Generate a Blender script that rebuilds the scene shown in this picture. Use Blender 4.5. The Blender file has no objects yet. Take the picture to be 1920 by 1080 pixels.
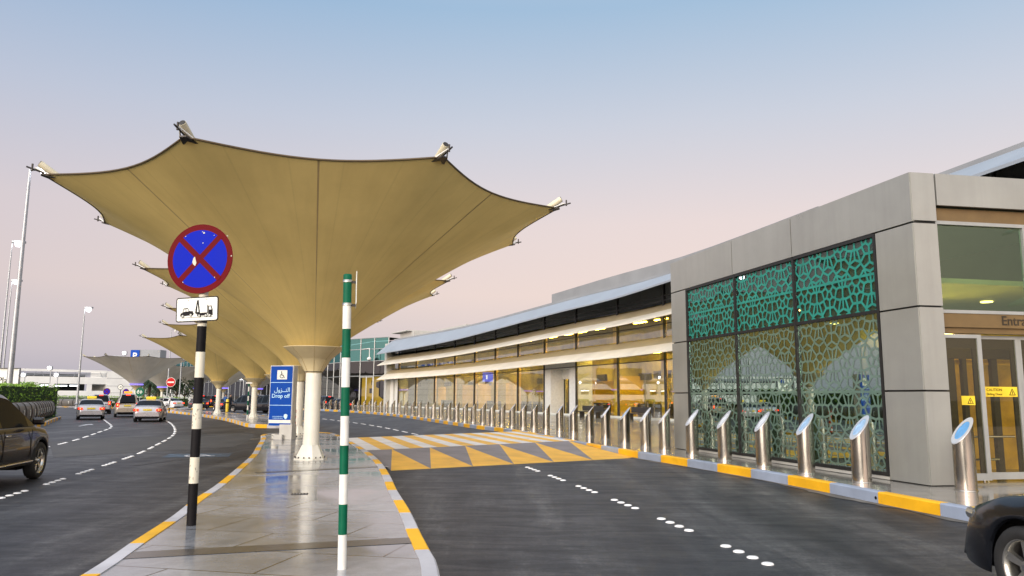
import bpy, bmesh, math, random
import numpy as np
from mathutils import Vector, Matrix

random.seed(11)
scene = bpy.context.scene
COL = scene.collection
R = math.radians

# ------------------------------------------------------------------ camera
FPX, PITCH, ROLL, EYE = 1442.0, R(8.1), R(0.34), 1.75
_F = np.array([0, math.cos(PITCH), math.sin(PITCH)])
_U0 = np.array([0, -math.sin(PITCH), math.cos(PITCH)])
_R0 = np.array([1.0, 0, 0])
_R = math.cos(ROLL) * _R0 + math.sin(ROLL) * _U0
_U = math.cos(ROLL) * _U0 - math.sin(ROLL) * _R0
_C = np.array([0, 0, EYE])
cam = bpy.data.cameras.new('camera')
cam.sensor_width = 36.0
cam.lens = FPX / 1920 * 36
cam.clip_start, cam.clip_end = 0.1, 6000
cam_o = bpy.data.objects.new('camera', cam)
COL.objects.link(cam_o)
cam_o.matrix_world = Matrix(((_R[0], _U[0], -_F[0], 0), (_R[1], _U[1], -_F[1], 0), (_R[2], _U[2], -_F[2], EYE), (0, 0, 0, 1)))
scene.camera = cam_o


def at(u, v, z=0.0):
    """surveyed point: where the photo's pixel meets the level z"""
    d = _F + (u - 960) / FPX * _R + (540 - v) / FPX * _U
    q = _C + d * ((z - EYE) / d[2])
    return (float(q[0]), float(q[1]))


def zat(x, y, v):
    lo, hi = -5.0, 60.0
    for _ in range(50):
        m = (lo + hi) / 2
        d = np.array([x, y, m]) - _C
        if 540 - FPX * (d @ _U) / (d @ _F) > v:
            lo = m
        else:
            hi = m
    return lo


def far(u, dist):
    """ground position in the direction of column u at a distance in y"""
    d = _F + (u - 960) / FPX * _R + (540 - 745) / FPX * _U
    return (float(d[0] / d[1] * dist), dist)


# ------------------------------------------------------------------ mesh builder
class MB:
    def __init__(s):
        s.v, s.f, s.m, s.s = [], [], [], []

    def add(s, vs, fs, mi=0, sm=False):
        o = len(s.v)
        s.v += [tuple(map(float, p)) for p in vs]
        for f in fs:
            s.f.append([i + o for i in f]); s.m.append(mi); s.s.append(sm)
        return s

    def box(s, c, d, rz=0, mi=0, rx=0, ry=0):
        M = Matrix.Translation(c) @ Matrix.Rotation(rz, 4, 'Z') @ Matrix.Rotation(ry, 4, 'Y') @ Matrix.Rotation(rx, 4, 'X')
        h = [x / 2 for x in d]
        vs = [M @ Vector((a * h[0], b * h[1], e * h[2])) for a in (-1, 1) for b in (-1, 1) for e in (-1, 1)]
        return s.add(vs, [(0, 1, 3, 2), (4, 6, 7, 5), (0, 4, 5, 1), (2, 3, 7, 6), (0, 2, 6, 4), (1, 5, 7, 3)], mi)

    def rbox(s, c, d, b=.02, rz=0, mi=0):
        """box with chamfered edges"""
        bm = bmesh.new()
        bmesh.ops.create_cube(bm, size=1)
        bmesh.ops.scale(bm, vec=d, verts=bm.verts)
        bmesh.ops.bevel(bm, geom=bm.edges[:], offset=b, segments=2, affect='EDGES', profile=.5)
        bmesh.ops.rotate(bm, cent=(0, 0, 0), matrix=Matrix.Rotation(rz, 3, 'Z'), verts=bm.verts)
        bmesh.ops.translate(bm, vec=c, verts=bm.verts)
        bm.verts.index_update()
        s.add([v.co for v in bm.verts], [[v.index for v in f.verts] for f in bm.faces], mi)
        bm.free()
        return s

    def prism(s, poly, z0, z1, mi=0, bottom=False, mi_side=None):
        n = len(poly)
        a = sum(poly[i][0] * poly[(i + 1) % n][1] - poly[(i + 1) % n][0] * poly[i][1] for i in range(n))
        if a < 0:
            poly = poly[::-1]
        s.add([(x, y, z1) for x, y in poly], [list(range(n))], mi)
        vs = [(x, y, z) for x, y in poly for z in (z0, z1)]
        s.add(vs, [(2 * i, 2 * ((i + 1) % n), 2 * ((i + 1) % n) + 1, 2 * i + 1) for i in range(n)], mi if mi_side is None else mi_side)
        if bottom:
            s.add([(x, y, z0) for x, y in poly], [list(range(n))[::-1]], mi)
        return s

    def slab(s, poly3, nrm, th, mi=0):
        """flat polygon in space thickened along nrm"""
        n = len(poly3); N = Vector(nrm).normalized() * th
        P = [Vector(p) for p in poly3]
        s.add(P + [p + N for p in P], [list(range(n))[::-1], list(range(n, 2 * n))] + [(i, (i + 1) % n, n + (i + 1) % n, n + i) for i in range(n)], mi)
        return s

    def tube(s, pts, r, n=10, mi=0, caps=True, sm=True):
        pts = [Vector(p) for p in pts]
        rs = r if isinstance(r, (list, tuple)) else [r] * len(pts)
        rings = []
        up = None
        for i, p in enumerate(pts):
            t = (pts[min(i + 1, len(pts) - 1)] - pts[max(i - 1, 0)]).normalized()
            if up is None:
                up = Vector((0, 0, 1)) if abs(t.z) < .9 else Vector((1, 0, 0))
            a = t.cross(up).normalized(); b = a.cross(t).normalized(); up = b
            rings.append([p + (a * math.cos(2 * math.pi * k / n) + b * math.sin(2 * math.pi * k / n)) * rs[i] for k in range(n)])
        vs = [q for g in rings for q in g]
        fs = [(i * n + k, i * n + (k + 1) % n, (i + 1) * n + (k + 1) % n, (i + 1) * n + k) for i in range(len(pts) - 1) for k in range(n)]
        s.add(vs, fs, mi, sm)
        if caps:
            s.add(rings[0], [list(range(n))], mi); s.add(rings[-1], [list(range(n))[::-1]], mi)
        return s

    def lathe(s, prof, n=24, c=(0, 0), mi=0, sm=True, caps=True):
        vs = [(c[0] + r * math.cos(2 * math.pi * k / n), c[1] + r * math.sin(2 * math.pi * k / n), z) for r, z in prof for k in range(n)]
        fs = [(i * n + k, i * n + (k + 1) % n, (i + 1) * n + (k + 1) % n, (i + 1) * n + k) for i in range(len(prof) - 1) for k in range(n)]
        s.add(vs, fs, mi, sm)
        if caps:
            s.add(vs[:n], [list(range(n))[::-1]], mi); s.add(vs[-n:], [list(range(n))], mi)
        return s

    def disc(s, c, nrm, r, th, n=32, mi=0, r2=None):
        N = Vector(nrm).normalized()
        a = N.cross(Vector((0, 0, 1)) if abs(N.z) < .9 else Vector((1, 0, 0))).normalized(); b = N.cross(a)
        c = Vector(c)
        ring = lambda rr, o: [c + N * o + (a * math.cos(2 * math.pi * k / n) + b * math.sin(2 * math.pi * k / n)) * rr for k in range(n)]
        if r2 is None:
            s.slab(ring(r, 0), N, th, mi)
        else:
            vs = ring(r, 0) + ring(r, th) + ring(r2, th) + ring(r2, 0)
            fs = [(j * n + k, j * n + (k + 1) % n, ((j + 1) % 4) * n + (k + 1) % n, ((j + 1) % 4) * n + k) for j in range(4) for k in range(n)]
            s.add(vs, fs, mi)
        return s

    def build(s, name, mats, parent=None, world=False, props=None):
        me = bpy.data.meshes.new(name)
        o = bpy.data.objects.new(name, me)
        off = Vector((0, 0, 0))
        if world and parent is not None:
            off = world_loc(parent)
        me.from_pydata([Vector(p) - off for p in s.v] if off.length else s.v, [], s.f)
        for m in (mats if isinstance(mats, (list, tuple)) else [mats]):
            me.materials.append(m)
        me.polygons.foreach_set('material_index', s.m)
        me.polygons.foreach_set('use_smooth', s.s)
        me.validate(); me.update()
        COL.objects.link(o)
        if parent is not None:
            o.parent = parent
        for k, v in (props or {}).items():
            o[k] = v
        return o


def world_loc(o):
    p = Vector((0, 0, 0))
    while o is not None:
        p += o.location; o = o.parent
    return p


def empty(name, loc, label, cat, group=None, rz=0):
    o = bpy.data.objects.new(name, None)
    o.empty_display_size = .3
    COL.objects.link(o)
    o.location = loc; o.rotation_euler = (0, 0, rz)
    return tag(o, label, cat, group)


def tag(o, label, cat, group=None):
    o['label'] = label; o['category'] = cat
    if group:
        o['group'] = group
    elif 'group' in o:
        del o['group']
    return o


KIDS = {}


def copy_tree(o, parent=None):
    c = o.copy(); COL.objects.link(c)
    c.parent = parent
    for ch in list(o.children):
        copy_tree(ch, c)
    return c


def structure(o):
    o['kind'] = 'structure'
    return o


def catmull(pts, step=1.0):
    """smooth dense polyline through points"""
    P = [np.array(p, float) for p in pts]
    P = [2 * P[0] - P[1]] + P + [2 * P[-1] - P[-2]]
    out = []
    for i in range(1, len(P) - 2):
        n = max(1, int(np.linalg.norm(P[i + 1] - P[i]) / step))
        for k in range(n):
            t = k / n
            out.append(.5 * (2 * P[i] + (P[i + 1] - P[i - 1]) * t + (2 * P[i - 1] - 5 * P[i] + 4 * P[i + 1] - P[i + 2]) * t * t + (3 * P[i] - P[i - 1] - 3 * P[i + 1] + P[i + 2]) * t ** 3))
    out.append(P[-2])
    return [tuple(map(float, p)) for p in out]


class Path:
    def __init__(s, pts):
        s.p = np.array(pts, float)
        s.l = np.concatenate([[0], np.cumsum(np.linalg.norm(np.diff(s.p, axis=0), axis=1))])
        s.len = s.l[-1]

    def at(s, t, off=0.0):
        t = min(max(t, 0), s.len)
        q = np.array([np.interp(t, s.l, s.p[:, 0]), np.interp(t, s.l, s.p[:, 1])])
        a, b = max(t - .5, 0), min(t + .5, s.len)
        d = np.array([np.interp(b, s.l, s.p[:, 0]) - np.interp(a, s.l, s.p[:, 0]), np.interp(b, s.l, s.p[:, 1]) - np.interp(a, s.l, s.p[:, 1])])
        d /= np.linalg.norm(d)
        n = np.array([-d[1], d[0]])           # to the left of travel
        return q + n * off, d, n


def sweep(mb, path, t0, t1, prof, step=2.0, mi=0, sm=False, mis=None, ends=True):
    fn = prof if callable(prof) else None
    if fn:
        prof = fn(t0)
    """closed profile of (offset to the left of travel, z) along a path"""
    n = max(1, int(round((t1 - t0) / step)))
    k = len(prof)
    rings = []
    for i in range(n + 1):
        q, d, nn = path.at(t0 + (t1 - t0) * i / n)
        if fn:
            prof = fn(t0 + (t1 - t0) * i / n)
        rings.append([(q[0] + nn[0] * o, q[1] + nn[1] * o, z) for o, z in prof])
    vs = [p for g in rings for p in g]
    for j in range(k):
        fs = [(i * k + j, (i + 1) * k + j, (i + 1) * k + (j + 1) % k, i * k + (j + 1) % k) for i in range(n)]
        mb.add(vs, fs, (mis[j] if mis else mi), sm)
    if ends:
        mb.add(rings[0], [list(range(k))], mi); mb.add(rings[-1], [list(range(k))[::-1]], mi)


# ------------------------------------------------------------------ materials
def nt(name):
    m = bpy.data.materials.new(name); m.use_nodes = True
    t = m.node_tree; t.nodes.clear()
    return m, t, t.nodes, t.links


def mix_rgb(N, L, fac, a, b, mode='MIX'):
    n = N.new('ShaderNodeMix'); n.data_type = 'RGBA'; n.blend_type = mode
    for sock, val in ((n.inputs[0], fac), (n.inputs[6], a), (n.inputs[7], b)):
        if hasattr(val, 'is_linked'):
            L.new(val, sock)
        else:
            sock.default_value = val if not isinstance(val, tuple) or len(val) == 4 else (*val, 1)
    return n.outputs[2]


def math_n(N, L, op, a, b=None, clamp=False):
    n = N.new('ShaderNodeMath'); n.operation = op; n.use_clamp = clamp
    for i, v in enumerate((a, b)):
        if v is None:
            continue
        if hasattr(v, 'is_linked'):
            L.new(v, n.inputs[i])
        else:
            n.inputs[i].default_value = v
    return n.outputs[0]


def noise(N, L, vec, scale, detail=4, rough=.55, dist=0):
    n = N.new('ShaderNodeTexNoise'); n.inputs['Scale'].default_value = scale
    n.inputs['Detail'].default_value = detail; n.inputs['Roughness'].default_value = rough; n.inputs['Distortion'].default_value = dist
    L.new(vec, n.inputs['Vector'])
    return n.outputs['Fac']


def ramp(N, L, fac, stops):
    n = N.new('ShaderNodeValToRGB')
    e = n.color_ramp.elements
    while len(e) < len(stops):
        e.new(.5)
    for el, (p, c) in zip(e, stops):
        el.position = p; el.color = (*c, 1) if len(c) == 3 else c
    L.new(fac, n.inputs[0])
    return n.outputs[0]


def mat(name, col, rough=.5, metal=0, var=.08, vs=3.0, rv=.1, bump=0, bs=60, emit=None, es=0, coat=0, spec=.5, space='Object', aniso=0, streak=0):
    m, t, N, L = nt(name)
    out = N.new('ShaderNodeOutputMaterial'); b = N.new('ShaderNodeBsdfPrincipled')
    L.new(b.outputs[0], out.inputs[0])
    b.inputs['Metallic'].default_value = metal
    b.inputs['Specular IOR Level'].default_value = spec
    b.inputs['Coat Weight'].default_value = coat; b.inputs['Coat Roughness'].default_value = .04
    b.inputs['Anisotropic'].default_value = aniso
    tc = N.new('ShaderNodeTexCoord')
    vec = tc.outputs[space]
    f = noise(N, L, vec, vs, 5, .6)
    lo = tuple(max(0, c * (1 - var * 2)) for c in col); hi = tuple(min(1, c * (1 + var * 2)) for c in col)
    c_ = ramp(N, L, f, [(.3, lo), (.5, col), (.7, hi)])
    if streak:                      # rain streaks and grime running down the face
        mp = N.new('ShaderNodeMapping'); mp.inputs['Scale'].default_value = (2.2, 2.2, .12); L.new(vec, mp.inputs['Vector'])
        c_ = mix_rgb(N, L, 1.0, c_, ramp(N, L, noise(N, L, mp.outputs[0], 2.0, 7, .65), [(.34, (1 - streak,) * 3), (.56, (1.0, 1.0, 1.0))]), 'MULTIPLY')
    L.new(c_, b.inputs['Base Color'])
    if rv:
        r_ = math_n(N, L, 'MULTIPLY_ADD', f, rv * 2)
        n_ = r_.node; n_.inputs[2].default_value = rough - rv
        n_.use_clamp = True
        L.new(r_, b.inputs['Roughness'])
    else:
        b.inputs['Roughness'].default_value = rough
    if bump:
        bn = N.new('ShaderNodeBump'); bn.inputs['Strength'].default_value = bump; bn.inputs['Distance'].default_value = .01
        L.new(noise(N, L, vec, bs, 4, .6), bn.inputs['Height']); L.new(bn.outputs[0], b.inputs['Normal'])
    if emit:
        b.inputs['Emission Color'].default_value = (*emit, 1); b.inputs['Emission Strength'].default_value = es
    return m


def glow(name, col, strength):
    m, t, N, L = nt(name)
    out = N.new('ShaderNodeOutputMaterial'); e = N.new('ShaderNodeEmission')
    e.inputs[0].default_value = (*col, 1); e.inputs[1].default_value = strength
    L.new(e.outputs[0], out.inputs[0])
    return m


def glass(name, tint, base=.1, gain=1.2, rough=0.0, gcol=(1, 1, 1), wob=0):
    """thin coated pane: clear tinted transmission with a mirror reflection on top"""
    m, t, N, L = nt(name)
    out = N.new('ShaderNodeOutputMaterial'); mx = N.new('ShaderNodeMixShader')
    tr = N.new('ShaderNodeBsdfTransparent'); tr.inputs[0].default_value = (*tint, 1)
    gl = N.new('ShaderNodeBsdfGlossy'); gl.inputs[0].default_value = (*gcol, 1); gl.inputs['Roughness'].default_value = rough
    lw = N.new('ShaderNodeLayerWeight'); lw.inputs[0].default_value = .5
    fr = math_n(N, L, 'MULTIPLY_ADD', math_n(N, L, 'POWER', lw.outputs['Facing'], 4.0), .92); fr.node.inputs[2].default_value = .04
    a = math_n(N, L, 'MULTIPLY_ADD', fr, gain); a.node.inputs[2].default_value = base; a.node.use_clamp = True
    L.new(a, mx.inputs[0]); L.new(tr.outputs[0], mx.inputs[1]); L.new(gl.outputs[0], mx.inputs[2])
    if wob:
        tc = N.new('ShaderNodeTexCoord'); bn = N.new('ShaderNodeBump'); bn.inputs['Strength'].default_value = wob; bn.inputs['Distance'].default_value = .02
        L.new(noise(N, L, tc.outputs['Object'], .8, 1), bn.inputs['Height']); L.new(bn.outputs[0], gl.inputs['Normal'])
    L.new(mx.outputs[0], out.inputs[0])
    return m


def asphalt_mat():
    m, t, N, L = nt('asphalt')
    out = N.new('ShaderNodeOutputMaterial'); b = N.new('ShaderNodeBsdfPrincipled'); L.new(b.outputs[0], out.inputs[0])
    g = N.new('ShaderNodeNewGeometry')
    mp = N.new('ShaderNodeMapping'); mp.inputs['Rotation'].default_value = (0, 0, R(14)); mp.inputs['Scale'].default_value = (1.0, .12, 1)
    L.new(g.outputs['Position'], mp.inputs['Vector'])
    streak = noise(N, L, mp.outputs[0], .8, 9, .68, .3)      # worn wheel tracks along the lane
    mp2 = N.new('ShaderNodeMapping'); mp2.inputs['Rotation'].default_value = (0, 0, R(10)); mp2.inputs['Scale'].default_value = (.45, 1.7, 1)
    L.new(g.outputs['Position'], mp2.inputs['Vector'])
    cross = noise(N, L, mp2.outputs[0], 1.5, 10, .74, .5)    # polished patches and ripples
    blot = noise(N, L, g.outputs['Position'], .25, 4, .55)
    fine = noise(N, L, g.outputs['Position'], 38, 3, .8)
    c1 = ramp(N, L, streak, [(.38, (.010, .010, .013)), (.5, (.027, .027, .030)), (.62, (.066, .066, .067))])
    c2 = ramp(N, L, cross, [(.38, (.40, .40, .43)), (.52, (1.0, 1.0, 1.0)), (.64, (1.7, 1.7, 1.65))])
    grn = noise(N, L, g.outputs['Position'], 9, 10, .8, .2)
    c = mix_rgb(N, L, .5, c1, c2, 'MULTIPLY')
    c = mix_rgb(N, L, .8, c, ramp(N, L, grn, [(.38, (.5, .5, .52)), (.5, (1, 1, 1)), (.62, (1.7, 1.68, 1.62))]), 'MULTIPLY')
    c3 = ramp(N, L, blot, [(.35, (.72, .72, .74)), (.65, (1.25, 1.22, 1.18))])
    c = mix_rgb(N, L, .8, c, c3, 'MULTIPLY')
    c4 = ramp(N, L, fine, [(.36, (.45, .45, .45)), (.64, (1.8, 1.8, 1.8))])
    c = mix_rgb(N, L, .85, c, c4, 'MULTIPLY')
    # oil spots and tar patches
    vo = N.new('ShaderNodeTexVoronoi'); vo.inputs['Scale'].default_value = .55; vo.inputs['Randomness'].default_value = 1
    wp = N.new('ShaderNodeVectorMath'); wp.operation = 'ADD'
    nn = N.new('ShaderNodeTexNoise'); nn.inputs['Scale'].default_value = 2.5; nn.inputs['Detail'].default_value = 3
    L.new(g.outputs['Position'], nn.inputs['Vector']); L.new(g.outputs['Position'], wp.inputs[0]); L.new(nn.outputs['Color'], wp.inputs[1])
    L.new(wp.outputs[0], vo.inputs['Vector'])
    spot = ramp(N, L, vo.outputs['Distance'], [(.06, (.45, .45, .46)), (.22, (1, 1, 1))])
    c = mix_rgb(N, L, .6, c, spot, 'MULTIPLY')
    mp3 = N.new('ShaderNodeMapping'); mp3.inputs['Rotation'].default_value = (0, 0, R(8)); mp3.inputs['Scale'].default_value = (.7, 3.2, 1)
    L.new(g.outputs['Position'], mp3.inputs['Vector'])
    rip = noise(N, L, mp3.outputs[0], 1.6, 8, .7, .8)
    zone = noise(N, L, g.outputs['Position'], .16, 3, .5)
    mk = math_n(N, L, 'MULTIPLY', ramp(N, L, rip, [(.50, (0, 0, 0)), (.58, (1, 1, 1))]), ramp(N, L, zone, [(.42, (.1, .1, .1)), (.58, (1, 1, 1))]))
    c = mix_rgb(N, L, math_n(N, L, 'MULTIPLY', mk, .62), c, (.012, .012, .014))
    L.new(c, b.inputs['Base Color'])
    r_ = math_n(N, L, 'MULTIPLY_ADD', cross, -.5); r_.node.inputs[2].default_value = .78; L.new(r_, b.inputs['Roughness'])
    b.inputs['Specular IOR Level'].default_value = .5
    bn = N.new('ShaderNodeBump'); bn.inputs['Strength'].default_value = .35; bn.inputs['Distance'].default_value = .008
    L.new(math_n(N, L, 'ADD', fine, cross), bn.inputs['Height']); L.new(bn.outputs[0], b.inputs['Normal'])
    return m


def paving_mat(name, cols, rot, tile, rmin, rmax, mottle=.5, joint=(.05, .048, .045)):
    m, t, N, L = nt(name)
    out = N.new('ShaderNodeOutputMaterial'); b = N.new('ShaderNodeBsdfPrincipled'); L.new(b.outputs[0], out.inputs[0])
    g = N.new('ShaderNodeNewGeometry')
    mp = N.new('ShaderNodeMapping'); mp.inputs['Rotation'].default_value = (0, 0, rot); mp.inputs['Location'].default_value = (.31, .17, 0)
    L.new(g.outputs['Position'], mp.inputs['Vector'])
    br = N.new('ShaderNodeTexBrick'); br.offset = 0.5; br.inputs['Scale'].default_value = 1
    br.inputs['Brick Width'].default_value = tile[0]; br.inputs['Row Height'].default_value = tile[1]
    br.inputs['Mortar Size'].default_value = .013; br.inputs['Mortar Smooth'].default_value = .2; br.inputs['Bias'].default_value = 0
    br.inputs['Color1'].default_value = (*cols[0], 1); br.inputs['Color2'].default_value = (*cols[1], 1); br.inputs['Mortar'].default_value = (*joint, 1)
    L.new(mp.outputs[0], br.inputs['Vector'])
    big = noise(N, L, g.outputs['Position'], .55, 5, .6, .4)
    med = noise(N, L, g.outputs['Position'], 3.5, 5, .65)
    spk = noise(N, L, g.outputs['Position'], 160, 2, .7)
    c = mix_rgb(N, L, mottle * .62, br.outputs['Color'], ramp(N, L, big, [(.36, (.45, .46, .49)), (.5, (.92, .92, .94)), (.60, (1.6, 1.52, 1.5))]), 'MULTIPLY')
    c = mix_rgb(N, L, mottle * .55, c, ramp(N, L, med, [(.35, (.7, .7, .7)), (.62, (1.2, 1.2, 1.2))]), 'MULTIPLY')
    c = mix_rgb(N, L, .6, c, ramp(N, L, spk, [(.3, (.75, .75, .75)), (.7, (1.25, 1.25, 1.25))]), 'MULTIPLY')
    L.new(c, b.inputs['Base Color'])
    b.inputs['Specular IOR Level'].default_value = .95
    rr = N.new('ShaderNodeMapRange'); rr.inputs[1].default_value = .38; rr.inputs[2].default_value = .64; rr.inputs[3].default_value = rmin; rr.inputs[4].default_value = rmax
    L.new(big, rr.inputs[0])
    L.new(math_n(N, L, 'MULTIPLY_ADD', med, .08).node.outputs[0], b.inputs['Roughness'])
    # roughness = 0.14*med + large-scale sheen
    ma = b.inputs['Roughness'].links[0].from_node
    L.new(rr.outputs[0], ma.inputs[2])
    bn = N.new('ShaderNodeBump'); bn.inputs['Strength'].default_value = .035; bn.inputs['Distance'].default_value = .003
    L.new(math_n(N, L, 'ADD', med, br.outputs['Fac']), bn.inputs['Height']); L.new(bn.outputs[0], b.inputs['Normal'])
    return m


def paint_mat(name, col, wear=.35, rough=.55, under=(.16, .155, .15)):
    """road paint scuffed down to what is under it"""
    m, t, N, L = nt(name)
    out = N.new('ShaderNodeOutputMaterial'); b = N.new('ShaderNodeBsdfPrincipled'); L.new(b.outputs[0], out.inputs[0])
    g = N.new('ShaderNodeNewGeometry')
    a = noise(N, L, g.outputs['Position'], 7, 8, .72, .3)
    bg = noise(N, L, g.outputs['Position'], 1.1, 4, .6)
    msk = ramp(N, L, math_n(N, L, 'ADD', math_n(N, L, 'MULTIPLY', a, .7), math_n(N, L, 'MULTIPLY', bg, .3)), [(.34 + .2 * wear - .1, (1, 1, 1)), (.36 + .2 * wear, (0, 0, 0))])
    tone = ramp(N, L, bg, [(.3, tuple(c * .8 for c in col)), (.7, tuple(min(1, c * 1.12) for c in col))])
    f = math_n(N, L, 'MULTIPLY', msk, .85)
    L.new(mix_rgb(N, L, f, tone, under), b.inputs['Base Color'])
    b.inputs['Roughness'].default_value = rough
    bn = N.new('ShaderNodeBump'); bn.inputs['Strength'].default_value = .2; bn.inputs['Distance'].default_value = .004
    L.new(a, bn.inputs['Height']); L.new(bn.outputs[0], b.inputs['Normal'])
    return m


def fabric(name, col):
    """coated tensile fabric: a little daylight comes through, with faint panel welds, creases and dirt runs"""
    m, t, N, L = nt(name)
    out = N.new('ShaderNodeOutputMaterial'); b = N.new('ShaderNodeBsdfPrincipled'); tr = N.new('ShaderNodeBsdfTranslucent'); mx = N.new('ShaderNodeMixShader')
    mx.inputs[0].default_value = .16
    tc = N.new('ShaderNodeTexCoord'); sp = N.new('ShaderNodeSeparateXYZ'); L.new(tc.outputs['Object'], sp.inputs[0])
    ang = math_n(N, L, 'ARCTAN2', sp.outputs[1], sp.outputs[0])
    rad = math_n(N, L, 'SQRT', math_n(N, L, 'ADD', math_n(N, L, 'MULTIPLY', sp.outputs[0], sp.outputs[0]), math_n(N, L, 'MULTIPLY', sp.outputs[1], sp.outputs[1])))
    cv = N.new('ShaderNodeCombineXYZ'); L.new(math_n(N, L, 'MULTIPLY', ang, 9.0), cv.inputs[0]); L.new(math_n(N, L, 'MULTIPLY', rad, .35), cv.inputs[1])
    runs = noise(N, L, cv.outputs[0], 1.6, 6, .6)
    blot = noise(N, L, tc.outputs['Object'], .55, 5, .6)
    # welds between fabric strips: three per bay
    fr_ = math_n(N, L, 'FRACT', math_n(N, L, 'MULTIPLY', math_n(N, L, 'ADD', ang, 9.0), 4 * 8 / (2 * math.pi)))
    weld = ramp(N, L, math_n(N, L, 'ABSOLUTE', math_n(N, L, 'SUBTRACT', fr_, .5)), [(.0, (.86, .86, .86)), (.012, (.90, .90, .90)), (.022, (1, 1, 1))])
    c = mix_rgb(N, L, 1.0, (*col, 1), ramp(N, L, runs, [(.32, (.945, .94, .93)), (.6, (1.02, 1.02, 1.015))]), 'MULTIPLY')
    c = mix_rgb(N, L, .8, c, ramp(N, L, blot, [(.35, (.90, .89, .87)), (.65, (1.07, 1.07, 1.07))]), 'MULTIPLY')
    c = mix_rgb(N, L, .55, c, weld, 'MULTIPLY')
    L.new(c, b.inputs['Base Color']); L.new(c, tr.inputs[0]); b.inputs['Roughness'].default_value = .6; b.inputs['Specular IOR Level'].default_value = .3
    bn = N.new('ShaderNodeBump'); bn.inputs['Strength'].default_value = .10; bn.inputs['Distance'].default_value = .02
    L.new(runs, bn.inputs['Height']); L.new(bn.outputs[0], b.inputs['Normal'])
    L.new(b.outputs[0], mx.inputs[1]); L.new(tr.outputs[0], mx.inputs[2]); L.new(mx.outputs[0], out.inputs[0])
    return m


M = {}
M['asphalt'] = asphalt_mat()
M['tar'] = mat('tar_joint', (.018, .018, .019), .45, var=.2)
M['asphalt_old'] = mat('old_asphalt_patch', (.062, .060, .058), .65, var=.22, vs=1.2, rv=.12, bump=.3, bs=40)
M['sand'] = mat('sand_ground', (.22, .19, .15), .95, var=.15, vs=.05)
M['median'] = paving_mat('median_paving', ((.275, .28, .29), (.235, .24, .25)), R(12), (1.7, .95), .02, .22, .8)
M['walk'] = paving_mat('sidewalk_granite', ((.27, .255, .225), (.23, .22, .20)), R(13), (1.2, .6), .04, .16, .35)
M['band'] = mat('dark_paving_band', (.075, .068, .064), .22, var=.15, vs=2, rv=.1, space='Object')
M['kerb_y'] = paint_mat('kerb_yellow', (.88, .46, .008), .2, .55, (.3, .28, .25))
M['kerb_g'] = paint_mat('kerb_bluegrey', (.30, .355, .46), .15, .55, (.3, .29, .28))
M['kerb_w'] = paint_mat('kerb_pale', (.52, .51, .53), .15, .55, (.3, .29, .28))
M['zeb_w'] = paint_mat('crossing_white', (.80, .76, .72), .2)
M['zeb_y'] = paint_mat('crossing_yellow', (.90, .50, .045), .22)
M['tri_y'] = paint_mat('hump_orange', (.92, .49, .035), .22)
M['tri_g'] = paint_mat('hump_mauve_grey', (.25, .225, .23), .3, .7, (.14, .13, .13))
M['mark'] = paint_mat('lane_white', (.62, .62, .64), .45)
M['blue_mark'] = paint_mat('worn_blue_marking', (.07, .12, .18), .95, .6, (.045, .045, .047))
M['stud'] = mat('stud_white', (.80, .80, .80), .3, var=.03, rv=.05, coat=.3)
M['cream'] = mat('cream_paint', (.83, .80, .69), .38, streak=.08, var=.035, vs=2.2, rv=.06, bump=.04, bs=25)
M['membrane'] = fabric('canopy_membrane', (.66, .50, .19))
M['collar'] = mat('collar_paint', (.66, .56, .33), .45, var=.05, vs=1.5)
M['membrane_far'] = fabric('grey_membrane', (.52, .48, .40))  # greyer tone for the distant canopies
M['seam'] = mat('canopy_seam', (.40, .30, .14), .6, var=.05)
M['cable'] = mat('edge_cable', (.10, .07, .035), .5, metal=.3)
M['tip'] = mat('tip_post_paint', (.60, .55, .40), .45, var=.08)
M['dark_metal'] = mat('dark_metal', (.05, .045, .04), .45, metal=.6)
M['galv'] = mat('galvanised_steel', (.36, .38, .40), .42, metal=.7, var=.08)
M['steel'] = mat('brushed_steel', (.41, .39, .35), .2, metal=1, var=.05, vs=1.5, rv=.05, aniso=.6)
M['cap_rim'] = mat('bollard_rim', (.70, .72, .74), .25, metal=.5, var=.03)
M['cap_blue'] = mat('bollard_blue_lens', (.10, .36, .72), .12, metal=.1, var=.08, vs=9, coat=.6)
M['cap_mid'] = mat('bollard_sky_tinted_lens', (.34, .52, .74), .25, var=.16, vs=9)  # soft blue of the reflected sky put into the cap colour
M['cap_steel'] = mat('bollard_pale_lens', (.70, .75, .80), .3, metal=.0, var=.12, vs=9)
M['black'] = mat('black_paint', (.010, .009, .010), .55, var=.2, spec=.12)
M['white'] = mat('white_paint', (.74, .73, .68), .42, var=.05, vs=5)
M['polewhite'] = paint_mat('pole_white', (.70, .66, .53), .12, .5, (.08, .07, .06))
M['green'] = mat('pole_green', (.002, .10, .05), .45, var=.1, vs=6, spec=.15)
M['sign_red'] = mat('sign_red', (.125, .003, .006), .55, var=.06, spec=.08)
M['sign_red2'] = mat('sign_bright_red', (.50, .008, .008), .5, spec=.15)
M['sign_blue'] = mat('sign_blue', (.001, .013, .40), .5, var=.03, spec=.08)
M['totem_blue'] = mat('totem_blue', (.001, .058, .36), .45, var=.03, rv=.04, spec=.1)
M['pale_line'] = mat('totem_pale_line', (.42, .70, .90), .4)
M['sign_white'] = mat('sign_white', (.74, .75, .68), .4, var=.04, vs=8)
M['chip'] = mat('chipped_paint', (.62, .60, .48), .7)
M['greybox'] = mat('totem_grey', (.50, .49, .45), .45, var=.04)
M['clad'] = mat('aluminium_cladding', (.345, .35, .325), .30, metal=.35, var=.04, vs=.8, rv=.06, bump=.03, bs=1.4, streak=.06)
M['joint'] = mat('black_joint', (.012, .012, .012), .5)
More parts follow.
